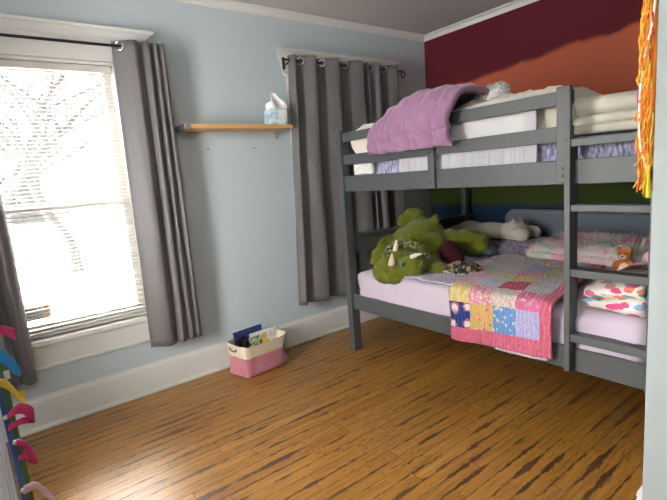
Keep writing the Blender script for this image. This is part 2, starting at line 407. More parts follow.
# ------------------------------------------------------------------ room shell
XL, YF, ZC = -4.75, -3.75, 2.67
WT = .16
PX, PY = -2.040, -2.665                      # corner of the wall that boxes in the foot of the bunk
W1 = (-3.70, -2.93, .55, 2.19); W2 = (-1.545, -.68, .55, 2.19)
bm = B(); box(bm, XL-WT, WT, YF-WT, WT, -.12, 0); struct(obj('floor', bm, MT['floor']))
bm = B(); box(bm, XL-WT, WT, YF-WT, WT, ZC, ZC+.12); struct(obj('ceiling', bm, MT['ceiling']))
bm = B()
for x0, x1, z0, z1 in ((XL-WT, W1[0], 0, ZC), (W1[0], W1[1], 0, W1[2]), (W1[0], W1[1], W1[3], ZC), (W1[1], W2[0], 0, ZC), (W2[0], W2[1], 0, W2[2]), (W2[0], W2[1], W2[3], ZC), (W2[1], 0, 0, ZC)):
    box(bm, x0, x1, 0, WT, z0, z1)
struct(obj('wall_back', bm, MT['wall_blue']))
bm = B(); box(bm, 0, WT, YF-WT, WT, 0, ZC); struct(obj('wall_right', bm, MT['rainbow']))
W3 = (-1.66, -.98, .60, 2.15)
bm = B()
for y0, y1, z0, z1 in ((YF-WT, W3[0], 0, ZC), (W3[0], W3[1], 0, W3[2]), (W3[0], W3[1], W3[3], ZC), (W3[1], 0, 0, ZC)): box(bm, XL-WT, XL, y0, y1, z0, z1)
struct(obj('wall_left', bm, MT['wall_blue']))
bm = B(); box(bm, XL, PX, YF-WT, YF, 0, ZC); struct(obj('wall_front', bm, MT['wall_blue']))
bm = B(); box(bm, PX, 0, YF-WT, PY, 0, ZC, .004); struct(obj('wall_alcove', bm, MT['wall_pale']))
# skirting, profile (depth, height)
SK = [(0, 0), (.030, 0), (.030, .012), (.022, .022), (.018, .026), (.018, .150), (.014, .158), (.018, .163), (.016, .178), (.008, .192), (.005, .205), (0, .205)]
bm = B(); prism(bm, [(-a, z) for a, z in SK], 'x', XL, 0); struct(obj('baseboard_back', bm, MT['white']))
bm = B(); prism(bm, [(-a, z) for a, z in SK], 'y', YF, 0)
for v in bm.verts: v.co.y = max(v.co.y, PY)
struct(obj('baseboard_right', bm, MT['white']))
bm = B(); prism(bm, [(PY+a, z) for a, z in SK], 'x', PX, -.03); struct(obj('baseboard_alcove', bm, MT['white']))
bm = B(); prism(bm, [(XL+a, z) for a, z in SK], 'y', YF, -.03); struct(obj('baseboard_left', bm, MT['white']))
CR = [(0, 0), (0, .05), (-.05, .05), (-.045, .042), (-.028, .034), (-.014, .018), (-.010, .006)]
bm = B(); prism(bm, [(a, 2.62+z) for a, z in CR], 'x', XL, 0); struct(obj('trim_1', bm, MT['white']))
bm = B(); prism(bm, [(a, 2.62+z) for a, z in CR], 'y', PY, 0); struct(obj('trim_2', bm, MT['white']))

def window(name, x0, x1, z0, z1, cas=.125):
    root = bpy.data.objects.new(name, None); C.objects.link(root); root.location = ((x0+x1)/2, 0, z0); struct(root)
    bm = B()
    box(bm, x0-cas, x0+.012, -.022, 0, z0-.01, z1, .003); box(bm, x1-.012, x1+cas, -.022, 0, z0-.01, z1, .003)
    obj('side_casing', bm, MT['white'], root)
    bm = B(); box(bm, x0-cas-.012, x1+cas+.012, -.026, 0, z1, z1+.015, .003); box(bm, x0-cas-.03, x1+cas+.03, -.024, 0, z1+.015, z1+.125, .002)
    obj('head_casing', bm, MT['white'], root)
    bm = B(); zt = z1+.125
    EX = .05; prof = [(0, 0), (-.026, 0), (-.030, .008), (-.036, .010), (-.044, .022), (-.058, .034), (-.062, .036), (-.066, .046), (-.084, .052), (-.088, .066), (0, .066)]
    prism(bm, [(a, zt+b) for a, b in prof], 'x', x0-cas-EX, x1+cas+EX)
    for v in bm.verts:                                           # returns: the profile also runs out sideways
        k = max(0, -v.co.y-.022); v.co.x += -k if v.co.x < (x0+x1)/2 else k
    obj('crown', bm, MT['white'], root)
    bm = B(); box(bm, x0-cas-.02, x1+cas+.02, -.055, .05, z0-.032, z0, .006); obj('stool', bm, MT['white'], root)
    bm = B(); box(bm, x0-cas, x1+cas, -.020, 0, z0-.165, z0-.032, .003); box(bm, x0-cas, x1+cas, -.026, 0, z0-.182, z0-.162, .005); obj('apron', bm, MT['white'], root)
    bm = B()
    for a, b in ((x0, x0+.018), (x1-.018, x1)): box(bm, a, b, 0, WT, z0, z1)
    box(bm, x0, x1, 0, WT, z1-.018, z1); box(bm, x0, x1, .05, WT+.03, z0-.03, z0+.012)
    obj('jamb', bm, MT['white'], root)
    zm = 1.325
    for nm, ya, za, zb in (('lower_sash', .060, z0+.012, zm+.02), ('upper_sash', .098, zm-.02, z1-.018)):
        bm = B(); a, b = x0+.018, x1-.018
        box(bm, a, a+.045, ya, ya+.034, za, zb, .002); box(bm, b-.045, b, ya, ya+.034, za, zb, .002)
        box(bm, a+.045, b-.045, ya, ya+.034, za, za+(.055 if nm == 'lower_sash' else .04), .002); box(bm, a+.045, b-.045, ya, ya+.034, zb-.04, zb, .002)
        sh = obj(nm, bm, MT['white'], root)
        bm = B(); box(bm, a+.04, b-.04, ya+.014, ya+.018, za+.04, zb-.035); obj('pane', bm, MT['glass'], sh)
    return root
win1 = window('window_1', *W1)
win2 = window('window_2', *W2)
# added window, unseen in the left wall, letting in fill light
root = bpy.data.objects.new('fill_window', None); C.objects.link(root); root.location = (XL, -1.32, .6); struct(root)
bm = B()
for a, b, c, d in ((W3[0]-.12, W3[0], .6, 2.15), (W3[1], W3[1]+.12, .6, 2.15), (W3[0]-.12, W3[1]+.12, 2.15, 2.30), (W3[0]-.12, W3[1]+.12, .45, .6)): box(bm, XL, XL+.022, a, b, c, d, .003)
obj('side_casing', bm, MT['white'], root)
bm = B()
for a, b, c, d in ((W3[0], W3[0]+.05, .6, 2.15), (W3[1]-.05, W3[1], .6, 2.15), (W3[0], W3[1], 2.10, 2.15), (W3[0], W3[1], .6, .66), (W3[0], W3[1], 1.33, 1.38)): box(bm, XL-.10, XL-.06, a, b, c, d)
obj('lower_sash', bm, MT['white'], root)
bm = B(); box(bm, XL-.082, XL-.078, W3[0]+.04, W3[1]-.04, .64, 2.12); obj('pane', bm, MT['glass'], root)

# ------------------------------------------------------------------ outdoors
bm = B(); box(bm, -40, 40, .4, 70, -.9, -.7); struct(obj('ground_outside', bm, paint('winter_ground', (.62, .60, .56), .9, .2, .6, 4, .2)))
bark = paint('tree_bark', (.034, .032, .030), .9, .2, 8, 20, .4)
def tree(x, y, h, seed, label):
    rnd = random.Random(seed); bm = B()
    def grow(p, d, L, r, lev):
        pts = [p]; q = p.copy(); dd = d.copy()
        for k in range(4):
            dd = (dd + Vector((rnd.gauss(0, .14), rnd.gauss(0, .14), rnd.gauss(0, .06)))).normalized(); q = q + dd*L/4; pts.append(q.copy())
        tube(bm, pts, [r*(1-.12*k) for k in range(5)], 7)
        if lev < 3:
            for k in range(4):
                a = rnd.random()*2*PI; e = Vector((math.cos(a), math.sin(a), .45)).normalized()
                grow(pts[2+(k % 3)], (dd*.5+e*.8).normalized(), L*.66, r*.5, lev+1)
    grow(Vector((x, y, -.75)), Vector((.05, 0, 1)), h*.5, .17, 0)
    tag(obj('bare_tree', bm, bark, None, True), label, 'tree', 'bare trees outside')
tree(-3.9, 7.5, 6.5, 3, 'bare tree nearest the left window, seen through its blind')
tree(-1.9, 11, 7.5, 5, 'bare tree farther back to the right, seen through the blind')
bm = B(); hs = thing('neighbour_house', 'pale house across the yard seen through the blind', 'house', (-5, 17, -.7))
box(bm, -9, -1.2, 16, 21, -.7, 3.2); obj('wall', bm, paint('house_siding', (.07, .07, .072), .8, .05, 2, 10, .1), hs)
bm = B(); prism(bm, [(15.6, 3.2), (18.5, 5.4), (21.4, 3.2)], 'x', -9.4, -.8); obj('roof', bm, paint('house_roof', (.045, .045, .047), .9, .1), hs)
for x in (-7.5, -5.2, -3.0):
    bm = B(); box(bm, x, x+1.0, 15.95, 16, .6, 2.2, .01); obj('window', bm, paint('far_window_glass', (.02, .022, .025), .3, .1, bump=0), hs)

# ------------------------------------------------------------------ blind at the left window
bl = thing('window_blind', 'cream slatted blind lowered over the bright left window', 'blind', (-3.315, .02, .6))
a, b = W1[0]+.026, W1[1]-.026
bm = B(); box(bm, a, b, .004, .042, 2.128, 2.168, .003); obj('head_rail', bm, MT['blind'], bl)
bm = B(); z = 2.112; k = 0
while z > .583:
    g = Matrix.Translation((0, .023, z)) @ Matrix.Rotation(math.radians(9), 4, 'X')
    n0 = len(bm.verts)
    prism(bm, [(-.0125, -.0008), (0, .0016), (.0125, -.0008), (.0125, -.0018), (0, .0006), (-.0125, -.0018)], 'x', a, b)
    bm.verts.ensure_lookup_table()
    for v in bm.verts[n0:]: v.co = g @ v.co
    z -= .0235
obj('slats', bm, MT['blind'], bl)
bm = B(); box(bm, a, b, .010, .036, .553, .572, .003); obj('bottom_rail', bm, MT['blind'], bl)
for x in (a+.10, (a+b)/2, b-.10):
    bm = B()
    for y in (.009, .037): tube(bm, [(x, y, .58), (x, y, 2.13)], .0008, 5)
    obj('ladder_cord', bm, MT['cord'], bl)
bm = B(); tube(bm, [(-3.648, -.012, 2.12), (-3.643, -.014, 1.45)], .0045, 8); obj('tilt_wand', bm, MT['bracket'], bl)
# printed sticker on the lower pane
st = thing('window_sticker', 'small printed sticker low on the left window pane', 'sticker', (-3.56, .058, .70))
bm = B(); box(bm, -3.655, -3.50, .0720, .0735, .655, .755); obj('label', bm, MT['paper'], st)
bm = B()
for i in range(6):
    x = -3.640
    while x < -3.545:
        w = random.uniform(.006, .018); box(bm, x, x+w, .0712, .0722, .664+i*.014, .671+i*.014); x += w+.004
obj('print', bm, MT['grey_label'], st)
bm = B()
for i in range(3): box(bm, -3.535, -3.512, .0712, .0722, .664+i*.026, .682+i*.026)
obj('colour_block', bm, MT['orange_label'], st)

# ------------------------------------------------------------------ curtains
def curtain(name, path, z0, z1, label, seed, flare=0.012, grom=(), gz=2.27, amp=1., skew=0.):
    pts = spline([(x, -.1 + (y+.1)*amp, 0) for x, y in path], 5*(len(path)-1)+1)
    xs = sum(p.x for p in pts)/len(pts); n = len(pts); bm = B(); nv = 40
    def f(u, v):
        p = pts[min(int(round(u*(n-1))), n-1)]; z = z0 + (z1-z0)*v
        w = (1-v)
        x = xs + (p.x-xs)*(1+flare*w) + skew*w*(1-u) + .012*w*nz((u*7, z*1.3, 1), 1, seed)
        y = -.1 + (p.y+.1)*(1-.15*w+.25*w*nz((u*4, z*1.1, 3), 1, seed+2)) + .010*nz((u*9, z*2.2, 5), 1, seed)
        zz = z + (.006*nz((u*6, 0, 0), 1, seed) if v == 0 else 0)
        return (x, min(y, -.030), zz)
    grid(bm, n, nv, f)
    bmesh.ops.recalc_face_normals(bm, faces=bm.faces)
    o = tag(link(name, (lambda me: (bm.to_mesh(me), bm.free(), me)[2])(bpy.data.meshes.new(name)), MT['curtain']), label, 'curtain', 'grey satin curtains')
    solid(o, .0022)
    bm = B(); hem = [Vector(f(k/(n-1), 0)) for k in range(n)]; tube(bm, [h + Vector((0, 0, .004)) for h in hem], .0042, 6); obj('hem', bm, MT['curtain'], o, True)
    for k in range(n-1):
        p, q_ = pts[k], pts[k+1]
        if p.y > -.1 >= q_.y and any(abs(p.x - g[0]) < .085 for g in grom):
            d = (q_-p).normalized(); nn = Vector((d.y, -d.x, 0)); nn = -nn if nn.y > 0 else nn
            bm = B(); torus(bm, Vector((p.x, p.y, gz)) + nn*.004, nn, .025, .0055, 24, 8); obj('grommet', bm, MT['chrome'], o, True)
    return o
def rod(x0, x1, z, label, curl):
    t = thing('curtain_rod', label, 'curtain rod', ((x0+x1)/2, -.1, z), 'black curtain rods')
    bm = B(); tube(bm, [(x0, -.1, z), (x1, -.1, z)], .0085, 12); obj('pole', bm, MT['black_metal'], t, True)
    for e, sgn in ((x0, -1), (x1, 1)):
        bm = B()
        if curl and sgn > 0:
            pts = [Vector((e, -.1, z))]
            for k in range(26):
                th = k/25*2.2*PI; r = .036*(1-.55*k/25)
                pts.append(Vector((e + sgn*(.018 + r*math.sin(th)), -.1, z - .030 + r*math.cos(th))))
            tube(bm, pts, .0055, 8)
        else: ell(bm, (e+sgn*.012, -.1, z), (.014, .016, .016), None, 14, 10)
        obj('finial', bm, MT['black_metal'], t, True)
    for bx in (x0+.035, x1-.035):
        bm = B(); tube(bm, [(bx, -.023, z-.02), (bx, -.06, z-.026), (bx, -.1, z-.013)], .0055, 8); box(bm, bx-.012, bx+.012, -.027, -.0225, z-.055, z+.015, .002)
        obj('bracket', bm, MT['black_metal'], t, True)
    return t
rod(-4.02, -2.675, 2.268, 'black curtain rod across the bright left window', False)
rod(-1.725, -.455, 2.290, 'black curtain rod with curled ends behind the bunk bed', True)
def folds(segs):
    """rounded folds bulging into the room, meeting in narrow valleys; (x0, x1, where the crest lies, valley y, crest y)"""
    out = []
    for x0, x1, pk, yv, yc in segs:
        for k in range(8):
            t = k/8; q = t/pk if t < pk else (1-t)/(1-pk)
            out.append((x0 + (x1-x0)*t, yv + (yc-yv)*max(0, math.sin(PI/2*q))**(1.7 if t < pk else .8)))
    out.append((segs[-1][1], segs[-1][3])); return out
curtain('curtain', folds([(-2.955, -2.795, .75, -.074, -.150), (-2.795, -2.735, .62, -.108, -.148), (-2.735, -2.690, .62, -.108, -.142), (-2.690, -2.645, .62, -.108, -.138)]),
        .335, 2.300, 'grey satin curtain on the right side of the bright left window', 1, .02, [(-2.905, -.122, math.radians(-112))], 2.268, 1, -.03)
curtain('curtain', folds([(-3.985, -3.90, .5, -.075, -.15), (-3.90, -3.81, .5, -.075, -.155), (-3.81, -3.73, .5, -.075, -.155), (-3.73, -3.645, .5, -.08, -.15)]),
        .335, 2.300, 'grey satin curtain at the far left edge beside the ribbon hanger', 2, .02, [], 2.268, 1, 0)
curtain('curtain', folds([(-1.685, -1.635, .6, -.085, -.145), (-1.635, -1.44, .82, -.062, -.160), (-1.44, -1.205, .82, -.062, -.165), (-1.205, -.945, .84, -.062, -.165)]),
        .35, 2.325, 'wide grey curtain left of the pair closed over the window by the bunk', 3, .03, [(-1.565, -.112, math.radians(-122)), (-1.36, -.112, math.radians(-122)), (-1.115, -.112, math.radians(-122))], 2.290, 1, -.10)
curtain('curtain', folds([(-.935, -.885, .6, -.075, -.150), (-.885, -.755, .8, -.062, -.160), (-.755, -.530, .85, -.062, -.160)]),
        .35, 2.325, 'narrow grey curtain right of the pair, mostly behind the bunk', 4, .02, [(-.84, -.112, math.radians(-122)), (-.68, -.110, math.radians(-122))], 2.290, 1, 0)

# ------------------------------------------------------------------ shelf and tissue box
sh = thing('wall_shelf', 'pine board shelf on steel brackets between the two windows', 'shelf', (-2.18, -.1, 1.78))
bm = B(); box(bm, -2.59, -1.775, -.205, -.006, 1.763, 1.792, .002); obj('board', bm, MT['pine'], sh)
for bx, m, lab in ((-2.606, 'bracket', True), (-1.80, 'steel', False)):
    br = B()
    if lab: box(br, bx-.002, bx+.014, -.20, -.004, 1.757, 1.796, .002)
    else: box(br, bx-.02, bx+.02, -.16, -.002, 1.757, 1.762, .001)
    o = obj('bracket', br, MT[m], sh)
    bm = B(); box(bm, bx-.015, bx+.018, -.005, 0, 1.70 if not lab else 1.725, 1.765 if not lab else 1.86, .0015); obj('wall_plate', bm, MT['steel'], o)
    for z in ((1.85, 1.735) if lab else (1.715,)):
        bm = B(); tube(bm, [(bx, 0, z), (bx, -.008, z)], .006, 10); obj('screw', bm, MT['bracket'], o)
bm = B(); box(bm, -2.612, -2.572, -.212, -.196, 1.758, 1.798, .003); obj('end_cap', bm, MT['steel'], sh)
tb = thing('tissue_box', 'pale blue and white tissue box on the right end of the shelf', 'tissue box', (-1.86, -.115, 1.792))
mtis = N('tissue_carton'); v = mtis.coord('Object', (1, 1, 1.4))
mtis.put('Base Color', mtis.ramp(mtis.noise(v, 14, 4), [(.36, (.30, .47, .62)), (.48, (.50, .64, .70)), (.56, (.66, .74, .72)), (.66, (.52, .62, .50))])); mtis.put('Roughness', .5)
q = Matrix.Translation((-1.865, -.115, 0)) @ Matrix.Rotation(math.radians(-6), 4, 'Z')
bm = B(); box(bm, -.068, .068, -.062, .062, 1.793, 1.912, .004, 2, q); obj('carton', bm, mtis.m, tb)
bm = B(); box(bm, -.0, .0675, -.0645, -.0615, 1.845, 1.902, .001, 1, q); obj('white_panel', bm, MT['paper'], tb)
bm = B()
def tis(u, v):
    a = (u-.5)*2; ww = .085*(.45+.65*math.sin(PI*min(1, v*1.05+.12)))
    return (-1.845 + a*ww + .012*math.sin(v*4), -.115 + .028*math.sin(a*5+v*3)*(1-.3*v) + .02*v, 1.905 + .135*v*(1-.35*a*a) + .012*nz((u*5, v*5, 0), 1, 4))
grid(bm, 26, 20, tis); o = obj('tissue', bm, MT['tissue'], tb, True); solid(o, .002)
for x, z, l in ((-2.383, 1.644, 'small dark screw hole below the left half of the shelf'), (-2.012, 1.641, 'small dark screw hole below the right half of the shelf')):
    bm = B(); tube(bm, [(x, .001, z), (x, -.003, z)], .006, 10); tag(obj('wall_anchor', bm, MT['bolt']), l, 'screw hole', 'screw holes below the shelf')
# ------------------------------------------------------------------ added fill lamp, unseen behind the camera, glowing to brighten the room
lp = thing('fill_lamp', 'added round white fill lamp, unseen on the ceiling behind the camera', 'lamp', (-4.0, -3.2, ZC))
bm = B(); tube(bm, [(-4.0, -3.2, ZC), (-4.0, -3.2, ZC-.02), (-4.0, -3.2, ZC-.035), (-4.0, -3.2, ZC-.06)], [.09, .09, .06, .05], 28); obj('fill_lamp_base', bm, MT['white'], lp, True)
s = N('fill_globe'); s.put('Base Color', (.9, .9, .88, 1)); s.put('Emission Color', (1.0, .97, .93, 1)); s.put('Emission Strength', 85.0)
bm = B(); ell(bm, (-4.0, -3.2, ZC-.16), (.11, .11, .105)); obj('fill_lamp_globe', bm, s.m, lp, True)

# ------------------------------------------------------------------ bunk bed
G = MT['bedgray']
XF, YA, YB, XB = -1.58, -.46, -2.575, -.035       # front plane, window end, foot end, rear plane
bed = thing('bunk_bed', 'grey painted wooden bunk bed with ladder against the striped wall', 'bunk bed', (-.8, -1.5, 0))
PT, PW = .056, .078
for x0 in (XF, XB-PW):
    for y1 in (YA, YB+PT):
        bm = B(); zt = 1.712
        box(bm, x0, x0+PW, y1-PT, y1, 0, .905, .003); box(bm, x0-.010, x0+PW+.010, y1-PT-.010, y1+.010, .902, .918, .005)
        box(bm, x0+.003, x0+PW-.003, y1-PT+.002, y1-.002, .915, zt, .004)
        po = obj('post', bm, G, bed)
        if x0 == XF:
            for z in (.43, .82, 1.30, 1.62): bm = B(); tube(bm, [(XF-.0015, y1-PT/2, z), (XF+.01, y1-PT/2, z)], .006, 12); obj('bolt', bm, MT['bolt'], po)
ya, yb = YA-PT, YB+PT
RX = XF+.020
for nm, z0, z1, t in (('lower_side_rail', .345, .460, .030), ('upper_side_rail', 1.259, 1.372, .030)):
    for fx in (RX, XB-.05):
        bm = B(); box(bm, fx, fx+t, yb-.002, ya+.002, z0, z1, .003); obj(nm, bm, G, bed)
GX = RX+.004
for z0, z1 in ((1.457, 1.527), (1.622, 1.686)):
    bm = B(); box(bm, GX, GX+.022, -2.185, ya+.002, z0, z1, .003); obj('guard_rail', bm, G, bed)
    bm = B(); box(bm, XB-.045, XB-.023, yb-.002, ya+.002, z0, z1, .003); obj('guard_rail', bm, G, bed)
bm = B(); box(bm, XF+.0, GX, -2.188, -2.123, 1.268, 1.702, .004); gp = obj('guard_post', bm, G, bed)
for z in (1.30, 1.332): bm = B(); tube(bm, [(XF-.002, -2.157, z), (XF+.01, -2.157, z)], .0085, 12); obj('bolt', bm, MT['bolt'], gp)
bm = B(); box(bm, XF-.002, GX, -1.392, -1.345, 1.262, 1.50, .003); gb = obj('guard_brace', bm, G, bed)
for z in (1.30, 1.475): bm = B(); tube(bm, [(XF-.004, -1.36, z), (XF+.01, -1.36, z)], .006, 12); obj('bolt', bm, MT['bolt'], gb)
for yc in (YA-PT/2, YB+PT/2):
    for nm, z0, z1, th in (('end_cap_rail', .902, .920, .076), ('end_rail', .775, .905, .030), ('end_rail', .345, .460, .030), ('end_rail', 1.259, 1.372, .030), ('end_rail', 1.457, 1.527, .024), ('end_rail', 1.622, 1.686, .024)):
        bm = B(); box(bm, XF+PW-.002, XB-PW+.002, yc-th/2, yc+th/2, z0, z1, .003); obj(nm, bm, G, bed)
    for k in range(6):
        x = XF+PW+.10 + k*(XB-XF-2*PW-.20)/5
        bm = B(); box(bm, x-.035, x+.035, yc-.009, yc+.009, .458, .777, .002); obj('end_slat', bm, G, bed)
for z, in ((.375,), (1.285,)):
    bm = B()
    for k in range(12): 
        y = ya-.10 - k*(ya-yb-.2)/11; box(bm, RX+.02, XB-.05, y-.035, y+.035, z-.018, z, .002)
    obj('bed_slats', bm, MT['pine'], bed)
# ladder (a part) with its stiles and rungs
bm = B(); SX = XF-.026
box(bm, SX, XF+.052, -2.2005, -2.172, .352, 1.468, .003); la = obj('ladder', bm, G, bed)
bm = B(); box(bm, SX, XF-.002, YB, YB+PT, .352, 1.468, .004); obj('stile', bm, G, la)
for z0, z1 in ((.505, .545), (.828, .865), (1.135, 1.168), (1.428, 1.464)):
    bm = B(); box(bm, SX+.006, SX+.070, YB+PT-.004, -2.199, z0, z1, .004); obj('rung', bm, G, la)

# ------------------------------------------------------------------ bedding helpers
def mattress(name, mat, x0, x1, y0, y1, z0, z1, label, seed, r=.06):
    bm = B(); box(bm, x0, x1, y0, y1, z0, z1)
    bmesh.ops.subdivide_edges(bm, edges=list(bm.edges), cuts=40, use_grid_fill=True)
    cx, cy, cz = (x0+x1)/2, (y0+y1)/2, (z0+z1)/2; hx, hy, hz = (x1-x0)/2, (y1-y0)/2, (z1-z0)/2
    for v in bm.verts:
        d = v.co - Vector((cx, cy, cz)); k = Vector((max(-hx+r, min(hx-r, d.x)), max(-hy+r, min(hy-r, d.y)), max(-hz+r, min(hz-r, d.z))))
        e = d-k
        if e.length > 0: d = k + e.normalized()*min(r, e.length if (abs(e.x) > 0) + (abs(e.y) > 0) + (abs(e.z) > 0) == 1 else r)
        p = Vector((cx, cy, cz)) + d
        n_ = nz((p.x*4+p.y*1.5, p.y*7, p.z*9), 1, seed)*.011 + nz((p.x*9+p.z*8, p.y*10+p.z*14, p.z*6), 1, seed+4)*.008 + nz(p, 17, seed+1)*.004
        v.co = p + (e.normalized() if e.length > 0 else Vector())*n_
    return tag(obj(name, bm, mat, None, True), label, 'mattress', 'bunk mattresses')
mattress('mattress', MT['lilac_sheet'], -1.540, -.10, yb+.012, ya-.012, .378, .648, 'mattress in pale lilac sheet on the lower bunk', 3)
mattress('mattress', MT['lilac_print'], -1.488, -.10, yb+.012, ya-.012, 1.287, 1.475, 'mattress in blue and lilac print sheet on the upper bunk', 5)
ZM = .652; ZU = 1.478

def folded(name, mat, x0, x1, y0, y1, z0, ths, n, label, cat, seed, wob=.01, skew=0., dz=None):
    """blanket folded n layers high, the fold bulging towards the room"""
    sec = []
    th = ths if not isinstance(ths, tuple) else ths[0]; zb = z0 - th; tot = ths*n if not isinstance(ths, tuple) else sum(ths)
    for k in range(n):
        zb += th; th = ths[k] if isinstance(ths, tuple) else ths
        inset = .015*k
        for a in range(0, 9):
            t = -PI/2 + PI*a/8; sec.append((x0 + inset + .5*th*.9 - .5*th*1.3*math.cos(t), zb + th/2 + th/2*math.sin(t)*.96))
    sec = sec + [(x1, z0 + tot), (x1, z0)]
    bm = B(); m = 40; rings = []
    for i in range(m):
        u = i/(m-1); y = y0 + (y1-y0)*u; row = []
        e = 1 - .10*(abs(2*u-1)**6)
        for j, (x, z) in enumerate(sec):
            dx = wob*nz((y*6, z*20, x*.5), 1, seed)*1.6; dzz = wob*nz((y*4+3, x*4, z*3), 1, seed+1)
            zz = z0 + (z-z0)*e*((dz(u) if dz else 1)) + (dzz if z > z0+.015 else 0)
            row.append(bm.verts.new((x + dx + skew*(u-.5) + .02*(abs(2*u-1)**6), y, max(zz, z0))))
        rings.append(row)
    k = len(sec)
    for a, b in zip(rings, rings[1:]):
        for j in range(k): bm.faces.new((a[j], a[(j+1) % k], b[(j+1) % k], b[j]))
    bm.faces.new(rings[0][::-1]); bm.faces.new(rings[-1])
    return tag(obj(name, bm, mat, None, True), label, cat)
def sheetlike(name, mat, fn, nu, nv, th, label, cat, group=None, off=0):
    bm = B(); grid(bm, nu, nv, fn); bmesh.ops.recalc_face_normals(bm, faces=bm.faces)
    o = tag(obj(name, bm, mat, None, True), label, cat, group); solid(o, th, off); return o

# ------------------------------------------------------------------ lower bunk: throws, quilt, pillows
def lav(u, v):
    x = -1.525 + v*.92; y = -.98 - .56*u + .12*v
    return (x, y, ZM+.004 + .010*abs(nz((x*9, y*9, 0), 1, 2)) + .004*math.sin(y*90))
sheetlike('crochet_blanket', MT['lavender'], lav, 60, 40, .008, 'lavender crochet blanket spread between green toy and patchwork quilt', 'blanket', None, 1)
def lav2(u, v):
    x = -1.30 + v*.5; y = -1.10 - .36*u + .10*v
    return (x, y, ZM+.018 + .010*abs(nz((x*12, y*12, 2), 1, 4)))
sheetlike('crochet_cloth', MT['crochet_white'], lav2, 40, 30, .007, 'white crochet square lying on the lavender blanket', 'blanket', None, 1)

# patchwork quilt: hangs over the front rail, lies over the mattress
COLS = 5; ROWS = 9
PAL = [  # (ground, print, motif)   rows from the hanging edge upward
 [((.015, .035, .20), (.72, .72, .78), (0, 0, 0)), ((.78, .40, .16), (.36, .46, .10), (1, 0, .8)), ((.13, .30, .62), (.72, .60, .42), (0, 1, 0)), ((.42, .40, .66), (.52, .50, .74), (1, 0, 0))],
 [((.74, .55, .18), (.80, .70, .35), (1, .5, .3)), ((.72, .25, .33), (.82, .62, .60), (1, 0, .6)), ((.62, .64, .52), (.70, .30, .33), (1, 0, 0)), ((.70, .16, .30), (.75, .52, .56), (0, 1, .5))],
 [((.68, .34, .42), (.78, .60, .62), (1, 0, 0)), ((.40, .50, .68), (.66, .60, .68), (1, 1, 0)), ((.50, .03, .10), (.42, .02, .08), (1, 0, 0)), ((.46, .46, .50), (.66, .45, .52), (1, 0, .4))],
 [((.64, .30, .40), (.75, .64, .60), (1, 0, .4)), ((.62, .56, .40), (.74, .60, .30), (1, 0, 0)), ((.70, .50, .18), (.75, .30, .25), (1, 0, .4)), ((.44, .50, .60), (.70, .40, .50), (1, 1, 0))],
 [((.50, .52, .50), (.34, .40, .38), (1, 0, 0)), ((.64, .40, .46), (.74, .62, .60), (1, 0, 0)), ((.62, .22, .36), (.70, .5, .5), (1, 1, 0)), ((.64, .56, .22), (.22, .42, .18), (1, 0, .8))],
 [((.60, .58, .56), (.50, .45, .52), (1, 0, 0)), ((.46, .50, .58), (.62, .5, .55), (1, 0, 0)), ((.25, .35, .58), (.6, .6, .65), (1, 0, .3)), ((.70, .45, .20), (.2, .45, .25), (1, 0, .8))],
 [((.55, .5, .5), (.6, .4, .45), (1, 0, 0)), ((.6, .4, .45), (.7, .6, .6), (1, 0, 0)), ((.6, .55, .3), (.6, .3, .3), (1, 0, .5)), ((.40, .42, .58), (.6, .6, .65), (1, 1, 0))],
 [((.6, .35, .42), (.7, .6, .6), (1, 0, 0)), ((.45, .5, .55), (.6, .5, .55), (1, 0, 0)), ((.6, .25, .35), (.7, .5, .5), (1, 0, 0)), ((.62, .5, .25), (.3, .45, .2), (1, 0, .5))],
]
